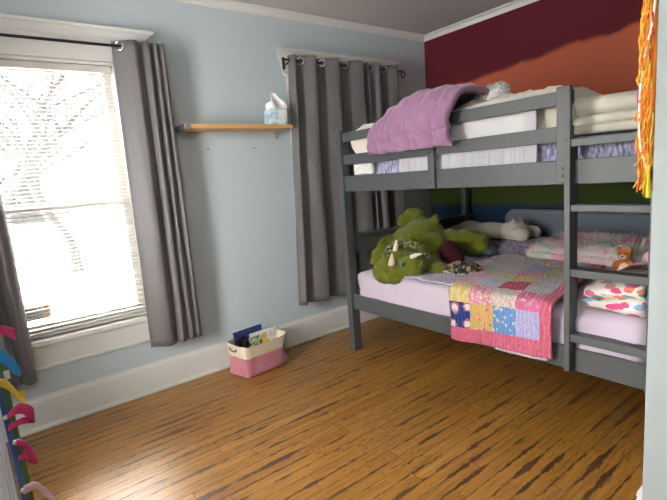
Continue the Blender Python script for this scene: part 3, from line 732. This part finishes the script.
def quilt():
    bm = B(); nu, nv = 73, 150; XE = XF-.022
    LEN = 1.27; BORD = .055
    zb_l, zb_r = .352, .392
    def f(u, v):
        s = v*LEN; zb = zb_l + (zb_r-zb_l)*u
        yl, yr = -1.490, -2.115
        hang = ZM+.028 - zb - .045
        if s < hang:
            x = XE + .016*nz((u*4, s*5, 0), 1, 8) - .004*math.sin(u*9); z = zb + s; t = 0
            y = yl + (yr-yl)*u
            if x < XE-.012: x = XE-.012
        elif s < hang+.075:
            a = (s-hang)/.075*PI/2; x = XE + .048*(1-math.cos(a)); z = ZM+.028-.045 + .045*math.sin(a); t = 0; y = yl + (yr-yl)*u
        else:
            t = s-hang-.075; x = XE + .048 + t*.97; z = ZM+.028; y = yl + (yr-yl)*u
        # slants back towards the window end as it runs over the bed
        y += t*(.24 - .10*u) + .012*nz((s*5, u*2, 4), 1, 8)
        z += (.020*(.5+.5*nz((x*5, y*5, 1), 1, 3)) + .010*(.5+.5*nz((x*13, y*11, 1), 1, 9)))*min(1, t*8)
        # puckered quilting
        z += .0045*nz((x*45, y*45, z*45), 1, 5)*(1 if t > 0 else .3); x += .004*nz((y*40, z*40, 2), 1, 6)*(0 if t > 0 else 1)
        return (x, y, z)
    V, F = grid(bm, nu, nv, f)
    lay = bm.loops.layers.uv.new('cloth'); g = bm.loops.layers.float_color.new('ground'); p = bm.loops.layers.float_color.new('print'); mo = bm.loops.layers.float_color.new('motif')
    idx = 0; rnd = random.Random(3); W_ = .65
    for i in range(nu-1):
        for j in range(nv-1):
            fc = F[idx]; idx += 1
            uu = (i+.5)/(nu-1); ss = (j+.5)/(nv-1)*LEN
            bu = .10; bb = .085
            if uu > 1-bu or ss < bb: gr, pr, m = (.66, .15, .235), (.56, .10, .18), (1, 0, 0)
            else:
                ci = min(3, int(uu/(1-bu)*4)); ri = min(7, int((ss-bb)/.150)); gr, pr, m = PAL[ri][ci]
                if ri == 0 and ci == 0:      # navy square with pale round medallions
                    cu, cs = uu/(1-bu)*4, (ss-bb)/.150
                    for (a, b_, r_) in ((.28, .76, .24), (.90, .86, .20), (.14, .10, .20), (.86, .18, .20)):
                        d = math.hypot(cu-a, cs-b_)
                        if d < r_: gr, pr, m = ((.74, .72, .72), (.5, .4, .4), (0, 0, .6)) if d < r_*.66 else ((.55, .16, .22), (.5, .1, .2), (0, 0, 0))
            for l in fc.loops:
                l[g] = (*gr, 1); l[p] = (*pr, 1); l[mo] = (*m, 1)
    for i in range(nu):
        for j in range(nv):
            for l in V[i][j].link_loops: l[lay].uv = (i/(nu-1)*.65, j/(nv-1)*LEN)
    bmesh.ops.recalc_face_normals(bm, faces=bm.faces)
    me = bpy.data.meshes.new('patchwork_quilt'); bm.to_mesh(me); bm.free(); me.materials.append(MT['patchwork']); me.materials.append(MT['white_cloth'])
    o = link('patchwork_quilt', me, None); tag(o, 'pink bordered patchwork quilt hanging over the lower bunk rail', 'quilt')
    solid(o, .012, 0); m = o.modifiers['thickness']; m.material_offset = 1; m.material_offset_rim = 0
    bm = B()
    pts = [Vector(f(.48+.48*k/20, 0)) + Vector((-.006, 0, -.005)) for k in range(21)]; tube(bm, pts, .006, 6); obj('white_binding', bm, MT['white_cloth'], o, True)
quilt()

# rear of the lower bunk
mr = thing('bed_guard', 'grey padded mesh guard along the wall side of the lower bunk', 'bed rail', (-.18, -1.6, ZM))
def rr(y0, y1, z0, z1, r, n=8):
    out = []
    for cy, cz, a0 in ((y1-r, z1-r, 0), (y0+r, z1-r, PI/2), (y0+r, z0+r, PI), (y1-r, z0+r, 1.5*PI)):
        for k in range(n+1): a = a0 + PI/2*k/n; out.append((cy + r*math.cos(a), cz + r*math.sin(a)))
    return out
bm = B(); prism(bm, rr(-2.44, -.99, .56, .955, .06), 'x', -.165, -.155); obj('mesh_panel', bm, MT['mesh_grey'], mr, False)
bm = B(); P = rr(-2.45, -.975, .56, .968, .075); tube(bm, [(-.160, y, z) for y, z in P] + [(-.160, *P[0])], .016, 10); obj('padded_frame', bm, MT['mesh_frame'], mr, True)

def lump(name, mat, c, size, label, cat, seed, rot=None, wr=.05, ws=5):
    bm = B(); ell(bm, (0, 0, 0), (1, 1, 1), None, 48, 30); q = rot or Matrix.Identity(3)
    for v in bm.verts:
        d = v.co.copy(); k = 1 + wr*nz(d, ws*.5, seed) + wr*.4*nz(d, ws*1.4, seed+2)
        sg = lambda t, e: math.copysign(abs(t)**e, t)
        d = Vector((sg(d.x, .7)*size[0], sg(d.y, .7)*size[1], sg(d.z, .75)*size[2]))*k
        v.co = Vector(c) + q @ d
    return tag(obj(name, bm, mat, None, True), label, cat)
o = lump('rolled_blanket', MT['purple_grey'], (-.40, -1.24, ZM+.066), (.20, .54, .066), 'dark purple grey blanket bunched under the cream pillow', 'blanket', 4, None, .10, 6)
# cream pillow shaped like a lying animal
bm = B(); c = Vector((-.40, -.98, .815))
ell(bm, c, (.13, .27, .060)); ell(bm, c+Vector((.0, -.22, .012)), (.11, .11, .066)); ell(bm, c+Vector((0, .20, .005)), (.12, .13, .062))
for dx, dy in ((-.08, -.31), (.06, -.33), (-.10, .27), (.08, .29)): ell(bm, c+Vector((dx, dy, .005)), (.05, .075, .042))
for dx in (-.06, .05): ell(bm, c+Vector((dx, -.24, .065)), (.028, .03, .032))
for v in bm.verts: v.co.z = c.z + (v.co.z-c.z)*1.35
me = remesh(bm, .013, 8, .003, 40); fur(me, 2500, .008, .0016, .8, 3)
tag(link('animal_pillow', me, MT['bone']), 'cream plush pillow shaped like an animal, lying by the grey guard', 'pillow')
# long tie-dye fluffy pillow
bm = B(); pillow(bm, (-.54, -1.93, ZM+.092), (.40, .94, .175), rz(math.radians(-3)) @ ry(math.radians(-6)), .38, 34, .03, 6, 4)
me = bpy.data.meshes.new('x'); bmesh.ops.recalc_face_normals(bm, faces=bm.faces); bm.to_mesh(me); bm.free(); fur(me, 9000, .026, .0022, .9, 5, .5)
tag(link('fluffy_pillow', me, MT['tiedye']), 'long fluffy pillow in pastel tie-dye behind the bunk ladder', 'pillow')
# folded leaf fleece
folded('folded_fleece', MT['leaf'], -1.515, -.98, -2.485, -2.20, ZM, .062, 2, 'folded fleece blanket with coloured leaf print behind the ladder', 'blanket', 3, .022, 0.06, lambda u: 1.25-.35*u)
# toys at the foot end
bm = B()
for c, r in (((-.80, -2.135, ZM+.085), (.055, .058, .072)), ((-.805, -2.125, ZM+.185), (.048, .050, .046))): ell(bm, c, r)
for sy in (-1, 1):
    ell(bm, (-.815, -2.125+sy*.040, ZM+.222), (.014, .018, .020)); ell(bm, (-.835, -2.135+sy*.060, ZM+.105), (.022, .022, .042), rx(sy*.5)); ell(bm, (-.865, -2.135+sy*.04, ZM+.026), (.045, .024, .025))
me = remesh(bm, .007, 3, .002, 90); fur(me, 1500, .006, .0012, .6, 4)
for p in (me.vertices): p.co = Vector((-.80, -2.145, ZM)) + (p.co - Vector((-.80, -2.135, ZM)))*.78
TS = lambda b: [setattr(v, 'co', Vector((-.80, -2.145, ZM)) + (v.co - Vector((-.80, -2.135, ZM)))*.78) for v in b.verts]
tt = thing('teddy_bear', 'small orange plush bear with cream tummy by the tie-dye pillow', 'plush toy', (-.80, -2.135, ZM))
link('body', me, MT['orange_toy'], tt)
bm = B(); ell(bm, (-.845, -2.137, ZM+.080), (.020, .038, .050)); ell(bm, (-.848, -2.128, ZM+.175), (.020, .024, .020)); TS(bm); obj('tummy', bm, MT['cream_toy'], tt, True)
bm = B()
for sy in (-1, 1): ell(bm, (-.852, -2.127+sy*.017, ZM+.198), (.004, .005, .005), None, 10, 8)
ell(bm, (-.867, -2.128, ZM+.180), (.005, .008, .006), None, 10, 8); TS(bm); obj('face', bm, MT['black'], tt, True)
bm = B(); ell(bm, (-.90, -2.255, ZM+.062), (.075, .085, .062)); ell(bm, (-.80, -2.30, ZM+.115), (.075, .075, .075)); ell(bm, (-.82, -2.36, ZM+.15), (.035, .03, .05), rx(.3)); ell(bm, (-.95, -2.20, ZM+.035), (.04, .05, .034))
me = remesh(bm, .009, 4, .003, 60)
tag(link('knitted_toy', me, MT['pink_toy']), 'pink knitted soft toy between orange bear and bunk post', 'plush toy')
# pom-pom toy
rnd = random.Random(4); bm = B(); ctr = at(464.5, 268.5, 2, ZM+.048)
ell(bm, ctr, (.078, .115, .036))
for k in range(190):
    th = rnd.random()*2*PI; ph = math.acos(rnd.uniform(-.5, 1)); d = Vector((math.sin(ph)*math.cos(th)*.085, math.sin(ph)*math.sin(th)*.125, math.cos(ph)*.038))
    n0 = len(bm.faces); ell(bm, ctr + d, (.0115,)*3, None, 8, 6); bm.faces.ensure_lookup_table(); mi = rnd.choice((0, 0, 0, 1, 1, 2, 3))
    for f in bm.faces[n0:]: f.material_index = mi
o = obj('pompom_ball', bm, None, None, True)
for nm, m in (('dark', (.018, .016, .022)), ('mustard', (.34, .22, .05)), ('teal', (.03, .11, .12)), ('rust', (.26, .12, .05))): o.data.materials.append(fabric('pompom_' + nm, m, None, 200))
tag(o, 'knobbly dark toy of tiny coloured pom-poms before the green plush', 'toy')
# maroon cushion, blue pillow
bm = B(); pillow(bm, (-1.06, -1.075, ZM+.092), (.22, .22, .15), rz(.5) @ rx(1.0) @ ry(.4), .5, 26, .02, 3, 3)
tag(obj('cushion', bm, MT['maroon'], None, True), 'small dark red cushion leaning against the green plush', 'cushion')
bm = B(); pillow(bm, (-.60, -.95, ZM+.052), (.30, .42, .10), rz(.2), .45, 24, .02, 9, 4)
tag(obj('pillow', bm, MT['bluegrey'], None, True), 'flat blue grey pillow under the arm of the green plush', 'pillow')

# ------------------------------------------------------------------ big green dinosaur plush
dn = thing('dinosaur_plush', 'big green horned dinosaur plush lying at the head of the lower bunk', 'plush toy', (-1.1, -.8, ZM))
def A(px, py, x): return at(px, py, 0, x)
bm = B()
hd = A(403, 262, -1.40)
e = lambda c, r, q=None: ell(bm, c, r, q)
e(A(422, 245, -1.02), (.185, .205, .19))                            # torso
e(A(424, 236, -.98), (.155, .165, .155)); e(A(408, 244, -1.0), (.15, .13, .15)); e(A(432, 250, -1.05), (.16, .15, .15))
e(A(414, 217, -.82), (.082, .112, .080)); e(A(407, 222, -.86), (.08, .075, .08))   # raised hind leg
e(A(435, 219, -.98), (.034, .034, .042))                        # tail nub
e(A(450, 240, -.92), (.085, .10, .085)); e(A(464, 240, -.84), (.080, .10, .082)); e(A(477, 243, -.78), (.085, .09, .088))   # outstretched arm
e(A(386, 254, -1.14), (.16, .13, .17)); e(A(383, 260, -1.22), (.12, .10, .12))   # haunch behind the head
e(A(429, 266, -1.24), (.10, .11, .080), rz(-.6)); e(A(438, 270, -1.27), (.080, .075, .058))   # fore paw
e(A(408, 256, -1.24), (.12, .11, .12))
e(A(412, 266, -1.44), (.092, .10, .092)); e(A(403, 262.5, -1.41), (.112, .118, .110)); e(A(395, 266, -1.45), (.106, .110, .103)); e(A(387.5, 271.5, -1.50), (.106, .108, .090)); e(A(397, 275.5, -1.50), (.088, .092, .068))   # skull, muzzle
for v in bm.verts:
    if v.co.x > -1.53: v.co.z = max(v.co.z, ZM+.003)
me = remesh(bm, .012, 3, .010, 34, 2); fur(me, 30000, .0085, .0022, .9, 7, .4)
link('body', me, MT['green_fur'], dn)
bm = B(); cen = A(405, 261, -1.37)
for k in range(11):
    t = .35 + k/10*(PI+.30); c = cen + (u2*math.sin(t)*.128 - r2*math.cos(t)*.145) + fw*(-.05)
    ell(bm, c, (.036, .036, .038), None, 14, 10)
me = remesh(bm, .009, 3, .004, 60, 4); fur(me, 1800, .010, .002, .8, 9, .2)
link('frill', me, MT['green_dark_fur'], dn)
def horn(b0, b1, r):
    bm = B(); a = Vector(b0); b = Vector(b1); mid = (a+b)/2 + Vector((0, 0, .004))
    tube(bm, spline([a, mid, b], 9), [r*(1-.085*k) for k in range(9)], 12); ell(bm, b, (r*.33,)*3, None, 10, 8)
    obj('horn', bm, MT['horn'], dn, True)
horn(A(395.5, 250, -1.49), A(396.5, 241, -1.505), .021)
horn(A(391.5, 264.5, -1.555), A(392, 254.5, -1.575), .025)
horn(A(412, 257, -1.48), A(421, 254, -1.495), .019)
bm = B(); c = A(403, 264.5, -1.537); ell(bm, c, (.015, .015, .015), None, 14, 10); ey = obj('eye', bm, MT['black'], dn, True)
bm = B(); torus(bm, c + (CAM-c).normalized()*.006, CAM-c, .0135, .0035, 18, 6); obj('iris_ring', bm, fabric('eye_blue_ring', (.10, .32, .38), None), ey, True)

# ------------------------------------------------------------------ upper bunk bedding
def duv(u, v):
    # u along the rail from window end to foot end, v from the hanging front hem over the rail to the back
    y = -.90 - .665*u
    EX = .05; prof = [(-1.612, 1.512), (-1.632, 1.565), (-1.640, 1.640), (-1.622, 1.735), (-1.56, 1.800), (-1.44, 1.825), (-1.28, 1.79), (-1.10, 1.72), (-.95, 1.63), (-.88, 1.55)]
    s = v*(len(prof)-1); i = min(int(s), len(prof)-2); f_ = s-i
    P = [Vector((a, 0, b)) for a, b in (prof[max(i-1, 0)], prof[i], prof[i+1], prof[min(i+2, len(prof)-1)])]
    p = .5*((2*P[1]) + (P[2]-P[0])*f_ + (2*P[0]-5*P[1]+4*P[2]-P[3])*f_*f_ + (3*P[1]-P[0]-3*P[2]+P[3])*f_**3)
    # lower at the window end, swelling to the middle
    hgt = min(1, .62 + 1.5*u - .9*u*u) if u < .6 else 1 - .10*(u-.6)
    z = 1.50 + (p.z-1.50)*(.60 + .40*min(1, u*2.2)**.7) if v > .2 else p.z - .0
    k = min(1, v/.35); z = p.z*(1-k) + (1.50 + (p.z-1.50)*(.56+.44*min(1, u*2.4)**.7)*(1-.10*max(0, u-.75)*4))*k
    x = p.x
    y += .10*k*(v-.2)*(-1)*(1.2) + .02*nz((v*5, u*2, 0), 1, 5)
    # quilted squares: seams pull in, squares puff out
    su, sv = abs(math.sin(PI*u*3.5+.3)), abs(math.sin(PI*v*5+.4))
    pf = .013*(min(1, su*2.2)*min(1, sv*2.2)) + .020*nz((u*8, v*10, 2), 1, 6) + .009*nz((u*24, v*20, 2), 1, 9)
    if v < .30: x -= pf*.9
    else: z += pf; x -= pf*.3
    if v < .03: z += .010*nz((u*8, 0, 1), 1, 3)
    return (x, y, z)
o = sheetlike('duvet', MT['mauve'], duv, 90, 90, .034, 'mauve pink quilted duvet thrown over the upper guard rail', 'duvet', None, 0)
# white mesh bed guard just inside the rail
mg = thing('bed_guard', 'white mesh bed guard inside the front rail of the upper bunk', 'bed rail', (-1.525, -1.5, ZU))
y0, y1 = -1.985, -1.05; gx = RX+.048
bm = B()
def pleat(u, v): return (gx + .003*math.sin(u*110) + .004*nz((u*30, v*3, 0), 1, 2), y1 + (y0-y1)*u, 1.340 + .142*v)
grid(bm, 240, 8, pleat); o = obj('fabric_skirt', bm, MT['white_cloth'], mg, True); solid(o, .003)
bm = B(); box(bm, gx-.001, gx+.001, y0+.03, y1-.03, 1.48, 1.655); obj('mesh_panel', bm, MT['net'], mg)
bm = B(); box(bm, gx-.008, gx+.008, y0-.01, y0+.055, 1.335, 1.695, .004); box(bm, gx-.008, gx+.008, y1-.04, y1, 1.335, 1.695, .004); box(bm, gx-.008, gx+.008, y0, y1, 1.648, 1.70, .004); obj('border', bm, MT['white_cloth'], mg)
bm = B(); box(bm, gx+.004, gx+.02, -1.125, -1.06, 1.36, 1.43, .004); obj('strap', bm, MT['bedgray'], mg)
# pale pillow at the window end, dotted cloth
bm = B(); pillow(bm, (-1.355, -.70, ZU+.125), (.30, .32, .25), rz(.25) @ ry(.10), .42, 28, .02, 2, 4)
tag(obj('pillow', bm, MT['cream'], None, True), 'cream pillow at the window end of the upper bunk', 'pillow')
bm = B(); box(bm, -1.538, -1.5, -.80, -.60, 1.378, 1.452, .010, 3)
tag(obj('storage_pouch', bm, MT['dots'], None, True), 'white black-dotted pouch tucked behind the upper bunk rail', 'pouch')
# cream ribbed blanket
folded('folded_blanket', MT['cream'], -1.44, -.85, -2.468, -2.03, ZU+.004, (.036, .040, .090), 3, 'thick cream blanket folded on the upper bunk above the ladder', 'blanket', 6, .014, .0, lambda u: 1.02+.12*u)
def rib(u, v):
    y = -1.56 - .56*u; x = -1.30 + .45*v
    return (x, y, 1.652 - .02*v + .035*math.sin(PI*min(1, v*1.2)) - .03*u + .006*math.sin(u*95) + .01*nz((u*6, v*5, 0), 1, 3) if v > .05 else 1.50+.12*(v/.05))
bm = B(); pillow(bm, (-1.22, -1.74, 1.600), (.50, .80, .29), rz(.03), .30, 36, .02, 4, 5)
for v in bm.verts: v.co.z += .005*math.sin(v.co.y*110)
tag(obj('ribbed_cushion', bm, MT['cream'], None, True), 'cream ribbed cushion behind the white mesh guard', 'cushion')
bm = B(); c = Vector((-1.27, -1.585, 1.765))
ell(bm, c, (.085, .098, .060)); ell(bm, c+Vector((0, -.05, .018)), (.06, .055, .05)); ell(bm, c+Vector((0, .05, -.005)), (.06, .06, .045))
me = remesh(bm, .009, 4, .004, 60); fur(me, 3500, .014, .0016, .8, 8)
tag(link('fluffy_cushion', me, MT['grey_fur']), 'small grey and white fluffy cushion on top of the upper bunk', 'cushion')
bm = B(); pillow(bm, (-.52, -1.85, 1.60), (.36, .80, .24), ry(-.5), .4, 26, .02, 7, 4)
tag(obj('pillow', bm, MT['magenta_print'], None, True), 'dark magenta print pillow against the red wall', 'pillow')

# ------------------------------------------------------------------ basket of books on the floor
bk = thing('storage_basket', 'pink canvas basket with cream band on the floor by the skirting', 'basket', (-2.24, -.22, 0))
ang = math.radians(6); bc = Vector((-2.268, -.205, 0)); q = rz(ang)
HZ = 1.08
def ring(z, a, b, wob=0, r=.05, n=64, dip=0):
    out = []
    for k in range(n):
        t = 2*PI*k/n; e_ = .42
        x = a*math.copysign(abs(math.cos(t))**e_, math.cos(t)); y = b*math.copysign(abs(math.sin(t))**e_, math.sin(t))
        w = 1 + wob*nz((math.cos(t)*2, math.sin(t)*2, z*9), 1.6, 3)
        out.append(bc + q @ Vector((x*w, y*w, z*HZ + dip*math.cos(t*2)*.5)))
    return out
def skin(bm, rings, cap=False):
    R_ = [[bm.verts.new(p) for p in r] for r in rings]; n = len(R_[0])
    for a, b in zip(R_, R_[1:]):
        for k in range(n): bm.faces.new((a[k], a[(k+1) % n], b[(k+1) % n], b[k]))
    if cap: bm.faces.new(R_[0][::-1])
bm = B(); lv = [(0.003, .180, .118), (.012, .196, .130), (.03, .200, .134), (.06, .196, .132), (.09, .188, .128), (.115, .186, .128), (.138, .190, .130)]
skin(bm, [ring(z, a, b, .10 if 0 < i < 6 else .03) for i, (z, a, b) in enumerate(lv)], True)
o = obj('body', bm, MT['basket_pink'], bk, True); solid(o, .005)
bm = B(); lv = [(.134, .1915, .1315), (.16, .195, .133), (.19, .199, .135), (.215, .203, .137), (.221, .202, .136), (.214, .197, .133), (.150, .188, .128)]
skin(bm, [ring(z, a, b, .05, dip=.010 if z > .18 else 0) for z, a, b in lv])
obj('band', bm, MT['basket_cream'], bk, True)
bm = B(); hp = [bc + q @ Vector((-.206, y, z*HZ+.012)) for y, z in ((.040, .190), (.040, .178), (.020, .170), (-.020, .170), (-.040, .178), (-.040, .190))]
tube(bm, spline(hp, 20), .0055, 8); obj('handle', bm, MT['bracket'], bk, True)
def board(name, c, w, h, t, yaw, lean, mat, label, cat, pages=True):
    r = thing(name, label, cat, c); Q = (Matrix.Translation(c) @ (rz(yaw) @ rx(lean)).to_4x4())
    bm = B(); box(bm, -w/2, w/2, -t/2, t/2, 0, h, .002, 2, Q); obj('cover', bm, mat, r)
    if pages: bm = B(); box(bm, -w/2+.004, w/2-.002, -t/2+.002, t/2-.002, .003, h+.0015, 0, 1, Q); obj('pages', bm, MT['paper'], r)
    return r, Q
board('book', (-2.285, -.150, .042), .25, .255, .014, ang+.02, -.16, MT['navy'], 'navy dotted book standing at the back of the basket', 'book')
r, Q = board('book', (-2.19, -.195, .042), .24, .225, .010, ang-.04, -.10, MT['paper'], 'white picture book with ochre disc in the basket', 'book')
bm = B(); tube(bm, [(Q @ Vector((.005, -.0052, .185))), (Q @ Vector((.005, -.0064, .185)))], .024, 24); obj('printed_disc', bm, MT['gold_ink'], r)
bm = B()
for k in range(5): box(bm, .048+.016*k, .053+.016*k, -.0066, -.0050, .155+.004*(k % 2), .212-.006*(k % 3), 0, 1, Q)
obj('printed_lines', bm, MT['grey_label'], r)
bm = B(); prism(bm, [(-.07, .13), (-.065, .175), (.02, .165), (.05, .13)], 'y', -.0066, -.0050)
for v in bm.verts: v.co = Q @ v.co
obj('yellow_print', bm, MT['yellow_ink'], r)
board('magazine', (-2.290, -.215, .042), .17, .205, .006, ang+.12, -.06, MT['green_ink'], 'green picture magazine at the front left of the basket', 'magazine')
bm = B(); box(bm, -.022, .022, -.014, .014, 0, .20, .005, 2, Matrix.Translation((-2.365, -.225, .05)) @ rz(.4).to_4x4())
tag(obj('remote_control', bm, MT['black']), 'black slim box standing left of the magazine in the basket', 'remote control')
bm = B(); box(bm, -.03, .03, -.02, .02, 0, .205, .008, 2, Matrix.Translation((-2.375, -.145, .048)) @ rz(.1).to_4x4())
tag(obj('black_case', bm, MT['black']), 'black case in the back left corner of the basket', 'case')
bm = B(); box(bm, -.025, .025, -.010, .010, 0, .215, .004, 2, Matrix.Translation((-2.105, -.165, .045)) @ (rz(.3) @ ry(.12)).to_4x4())
tag(obj('notebook', bm, MT['grey_label']), 'grey notebook at the right end inside the basket', 'notebook')

# ------------------------------------------------------------------ yarn hanging on the wall corner
yh = thing('yarn_hanging', 'orange and yellow yarn wall hanging with white cord by the wall corner', 'wall hanging', (-2.0, PY, 2.4))
rnd = random.Random(9)
mats = [fabric('yarn_orange', (.80, .26, .02), (.70, .16, .015), 200), fabric('yarn_yellow', (.80, .48, .05), (.78, .40, .03), 200), fabric('yarn_red', (.55, .02, .03), None, 200)]
bms = [B() for _ in mats]
def edge_y(z):                                # how far the pile stands off the wall
    pts = [(2.5, .030), (1.95, .034), (1.83, .038), (1.60, .042), (1.45, .036), (1.36, .030), (1.28, .018), (1.2, .01)]
    for (a, va), (b, vb) in zip(pts, pts[1:]):
        if a >= z >= b: return va + (vb-va)*(a-z)/(a-b)
    return .02
for k in range(4200):
    z = rnd.uniform(1.40, 2.44); dy = edge_y(z)*rnd.random()**.6; x = rnd.uniform(-2.042, -1.95); L = rnd.uniform(.05, .16)
    pts = []
    for j in range(5):
        t = j/4; pts.append((x + rnd.gauss(0, .006), PY + .005 + dy*(.5+.5*min(1, t*2)) + rnd.gauss(0, .0025), z - L*t))
    tube(bms[rnd.choices((0, 1, 2), (5, 6, .45))[0]], pts, .0026, 4)
for k in range(40):
    z = rnd.uniform(1.34, 1.44); x = rnd.uniform(-2.045, -1.96); d = rnd.uniform(.005, .03); L = rnd.uniform(.05, .12)
    tube(bms[1], [(x, PY+.006+d, z), (x-.004+rnd.gauss(0, .008), PY+.008+d+rnd.gauss(0, .01), z-L*.5), (x+rnd.gauss(0, .012), PY+.008+d+rnd.gauss(0, .012), z-L)], .0022, 4)
for nm, b_, m in zip(('orange_yarn', 'yellow_yarn', 'red_yarn'), bms, mats): obj(nm, b_, m, yh, True)
bm = B(); tube(bm, spline([(-2.042, PY+.006, 2.44), (-2.042, PY+.005, 1.95), (-2.044, PY+.010, 1.78), (-2.045, PY+.030, 1.67), (-2.045, PY+.040, 1.55), (-2.045, PY+.036, 1.42), (-2.044, PY+.022, 1.35), (-2.042, PY+.010, 1.32)], 40), .0036, 8); obj('white_cord', bm, MT['cord'], yh, True)
bm = B(); tube(bm, spline([(-2.040, PY+.009, 1.34), (-2.042, PY+.010, 1.30), (-2.040, PY+.011, 1.27), (-2.042, PY+.009, 1.235)], 14), [.004+.0003*k for k in range(14)], 6); obj('yarn_tail', bm, fabric('yarn_lime', (.70, .62, .02), None, 200), yh, True)
bm = B(); box(bm, -2.036, -1.955, PY+.001, PY+.016, 1.43, 2.42, .006); obj('backing_cloth', bm, mats[0], yh)
bm = B(); box(bm, -2.03, -1.92, PY, PY+.012, 2.42, 2.45, .003); obj('backing_bar', bm, MT['pine'], yh)

# ------------------------------------------------------------------ open door with the hair-bow hanger at the left edge
dr = bpy.data.objects.new('door_1', None); C.objects.link(dr); dr.location = (-3.83, -2.7, 0); struct(dr)
bm = B(); box(bm, -3.860, -3.822, -3.10, -2.40, .012, 2.05, .003); obj('leaf', bm, MT['door_grey'], dr)
bm = B(); box(bm, -3.824, -3.817, -2.98, -2.48, .20, .95, .003); box(bm, -3.824, -3.817, -2.98, -2.48, 1.10, 1.92, .003); obj('panel', bm, MT['door_grey'], dr)
hg = thing('ribbon_hanger', 'hanging strip of blue and green ribbon with white cords at the left edge', 'hair bow hanger', (-3.77, -2.33, .5))
def strip(nm, x0, x1, y0, y1, m):
    bm = B(); grid(bm, 4, 40, lambda u, v: (x0 + (x1-x0)*u + .003*math.sin(v*9), y0 + (y1-y0)*u + .004*math.sin(v*7+1), .42 + 1.5*v)); o = obj(nm, bm, MT[m], hg, True); solid(o, .002)
strip('blue_ribbon', -3.767, -3.759, -2.318, -2.308, 'ribbon_blue'); strip('green_ribbon', -3.759, -3.752, -2.300, -2.292, 'ribbon_green')
for k in range(6):
    x = -3.795 + .0048*k; bm = B(); tube(bm, spline([(x, -2.312, 1.95), (x+.003*math.sin(k), -2.312, 1.3), (x-.002*k*.3, -2.312, .95), (x-.006+.004*(k % 3), -2.312, .70-.02*(k % 3))], 24), .0026, 6); obj('cord', bm, MT['cord'], hg, True)
bm = B(); box(bm, -3.822, -3.752, -2.36, -2.30, 1.90, 1.94, .004); obj('top_bar', bm, MT['pine'], hg)
def bow(path, hs, m, label, y=-2.335):
    """one clipped ribbon: a strip following path, hs = its breadth along the way"""
    pts = spline([at(px, py, 1, y) + Vector((0, .010*math.sin(k*1.9), 0)) for k, (px, py) in enumerate(path)], 34)
    r = thing('hair_bow', label, 'hair bow', pts[0], 'ribbon bows on the hanger'); n = len(pts); bm = B()
    def f(u, v):
        i = int(round(u*(n-1))); t = u*(len(hs)-1); k = min(int(t), len(hs)-2); h = hs[k] + (hs[k+1]-hs[k])*(t-k)
        return pts[i] + Vector((.15*h*(v-.5), .012*(v-.5), h*(v-.5))) + Vector((0, .002*math.sin(v*6+u*5), 0))
    grid(bm, n, 6, f); o = obj('ribbon', bm, MT[m], r, True); solid(o, .0016)
    bm = B(); ell(bm, pts[0] + Vector((-.002, 0, 0)), (.003, .007, .0035), None, 12, 8); obj('clip', bm, MT['steel'], r, True)
    return r
bow([(-6, 331), (4, 332), (15, 333)], [.013, .013, .014], 'bow_pink', 'deep pink ribbon bow, topmost of the bows on the hanger')
b_ = bow([(-4, 353), (5, 360), (14, 366), (20, 371)], [.017, .020, .019, .010], 'bow_blue', 'bright blue ribbon bow clipped to the hanger')
bm = B(); c = at(7, 375, 1, -2.34); box(bm, c.x-.004, c.x+.004, c.y-.002, c.y+.002, c.z-.007, c.z+.007, .001); obj('white_tag', bm, MT['paper'], b_)
bow([(-3, 382), (7, 387), (17, 394), (22, 398), (25, 395), (20, 392)], [.009, .011, .009, .010, .008, .004], 'bow_yellow', 'yellow ribbon bow hanging below the blue one')
bow([(7, 417), (19, 411), (28, 410), (34, 415), (31, 421), (20, 421), (8, 426)], [.003, .013, .018, .018, .010, .005, .005], 'bow_pink', 'deep pink open loop bow below the yellow one')
bow([(16, 442), (24, 447), (31, 452), (37, 459), (30, 460), (25, 455), (18, 455)], [.004, .010, .013, .006, .012, .006, .003], 'bow_pink', 'deep pink pointed bow, lowest of the three deep pink bows')
bow([(24, 490), (36, 489), (46, 491), (55, 499)], [.009, .008, .009, .008], 'bow_pale', 'pale pink ribbon bow at the bottom of the hanger')
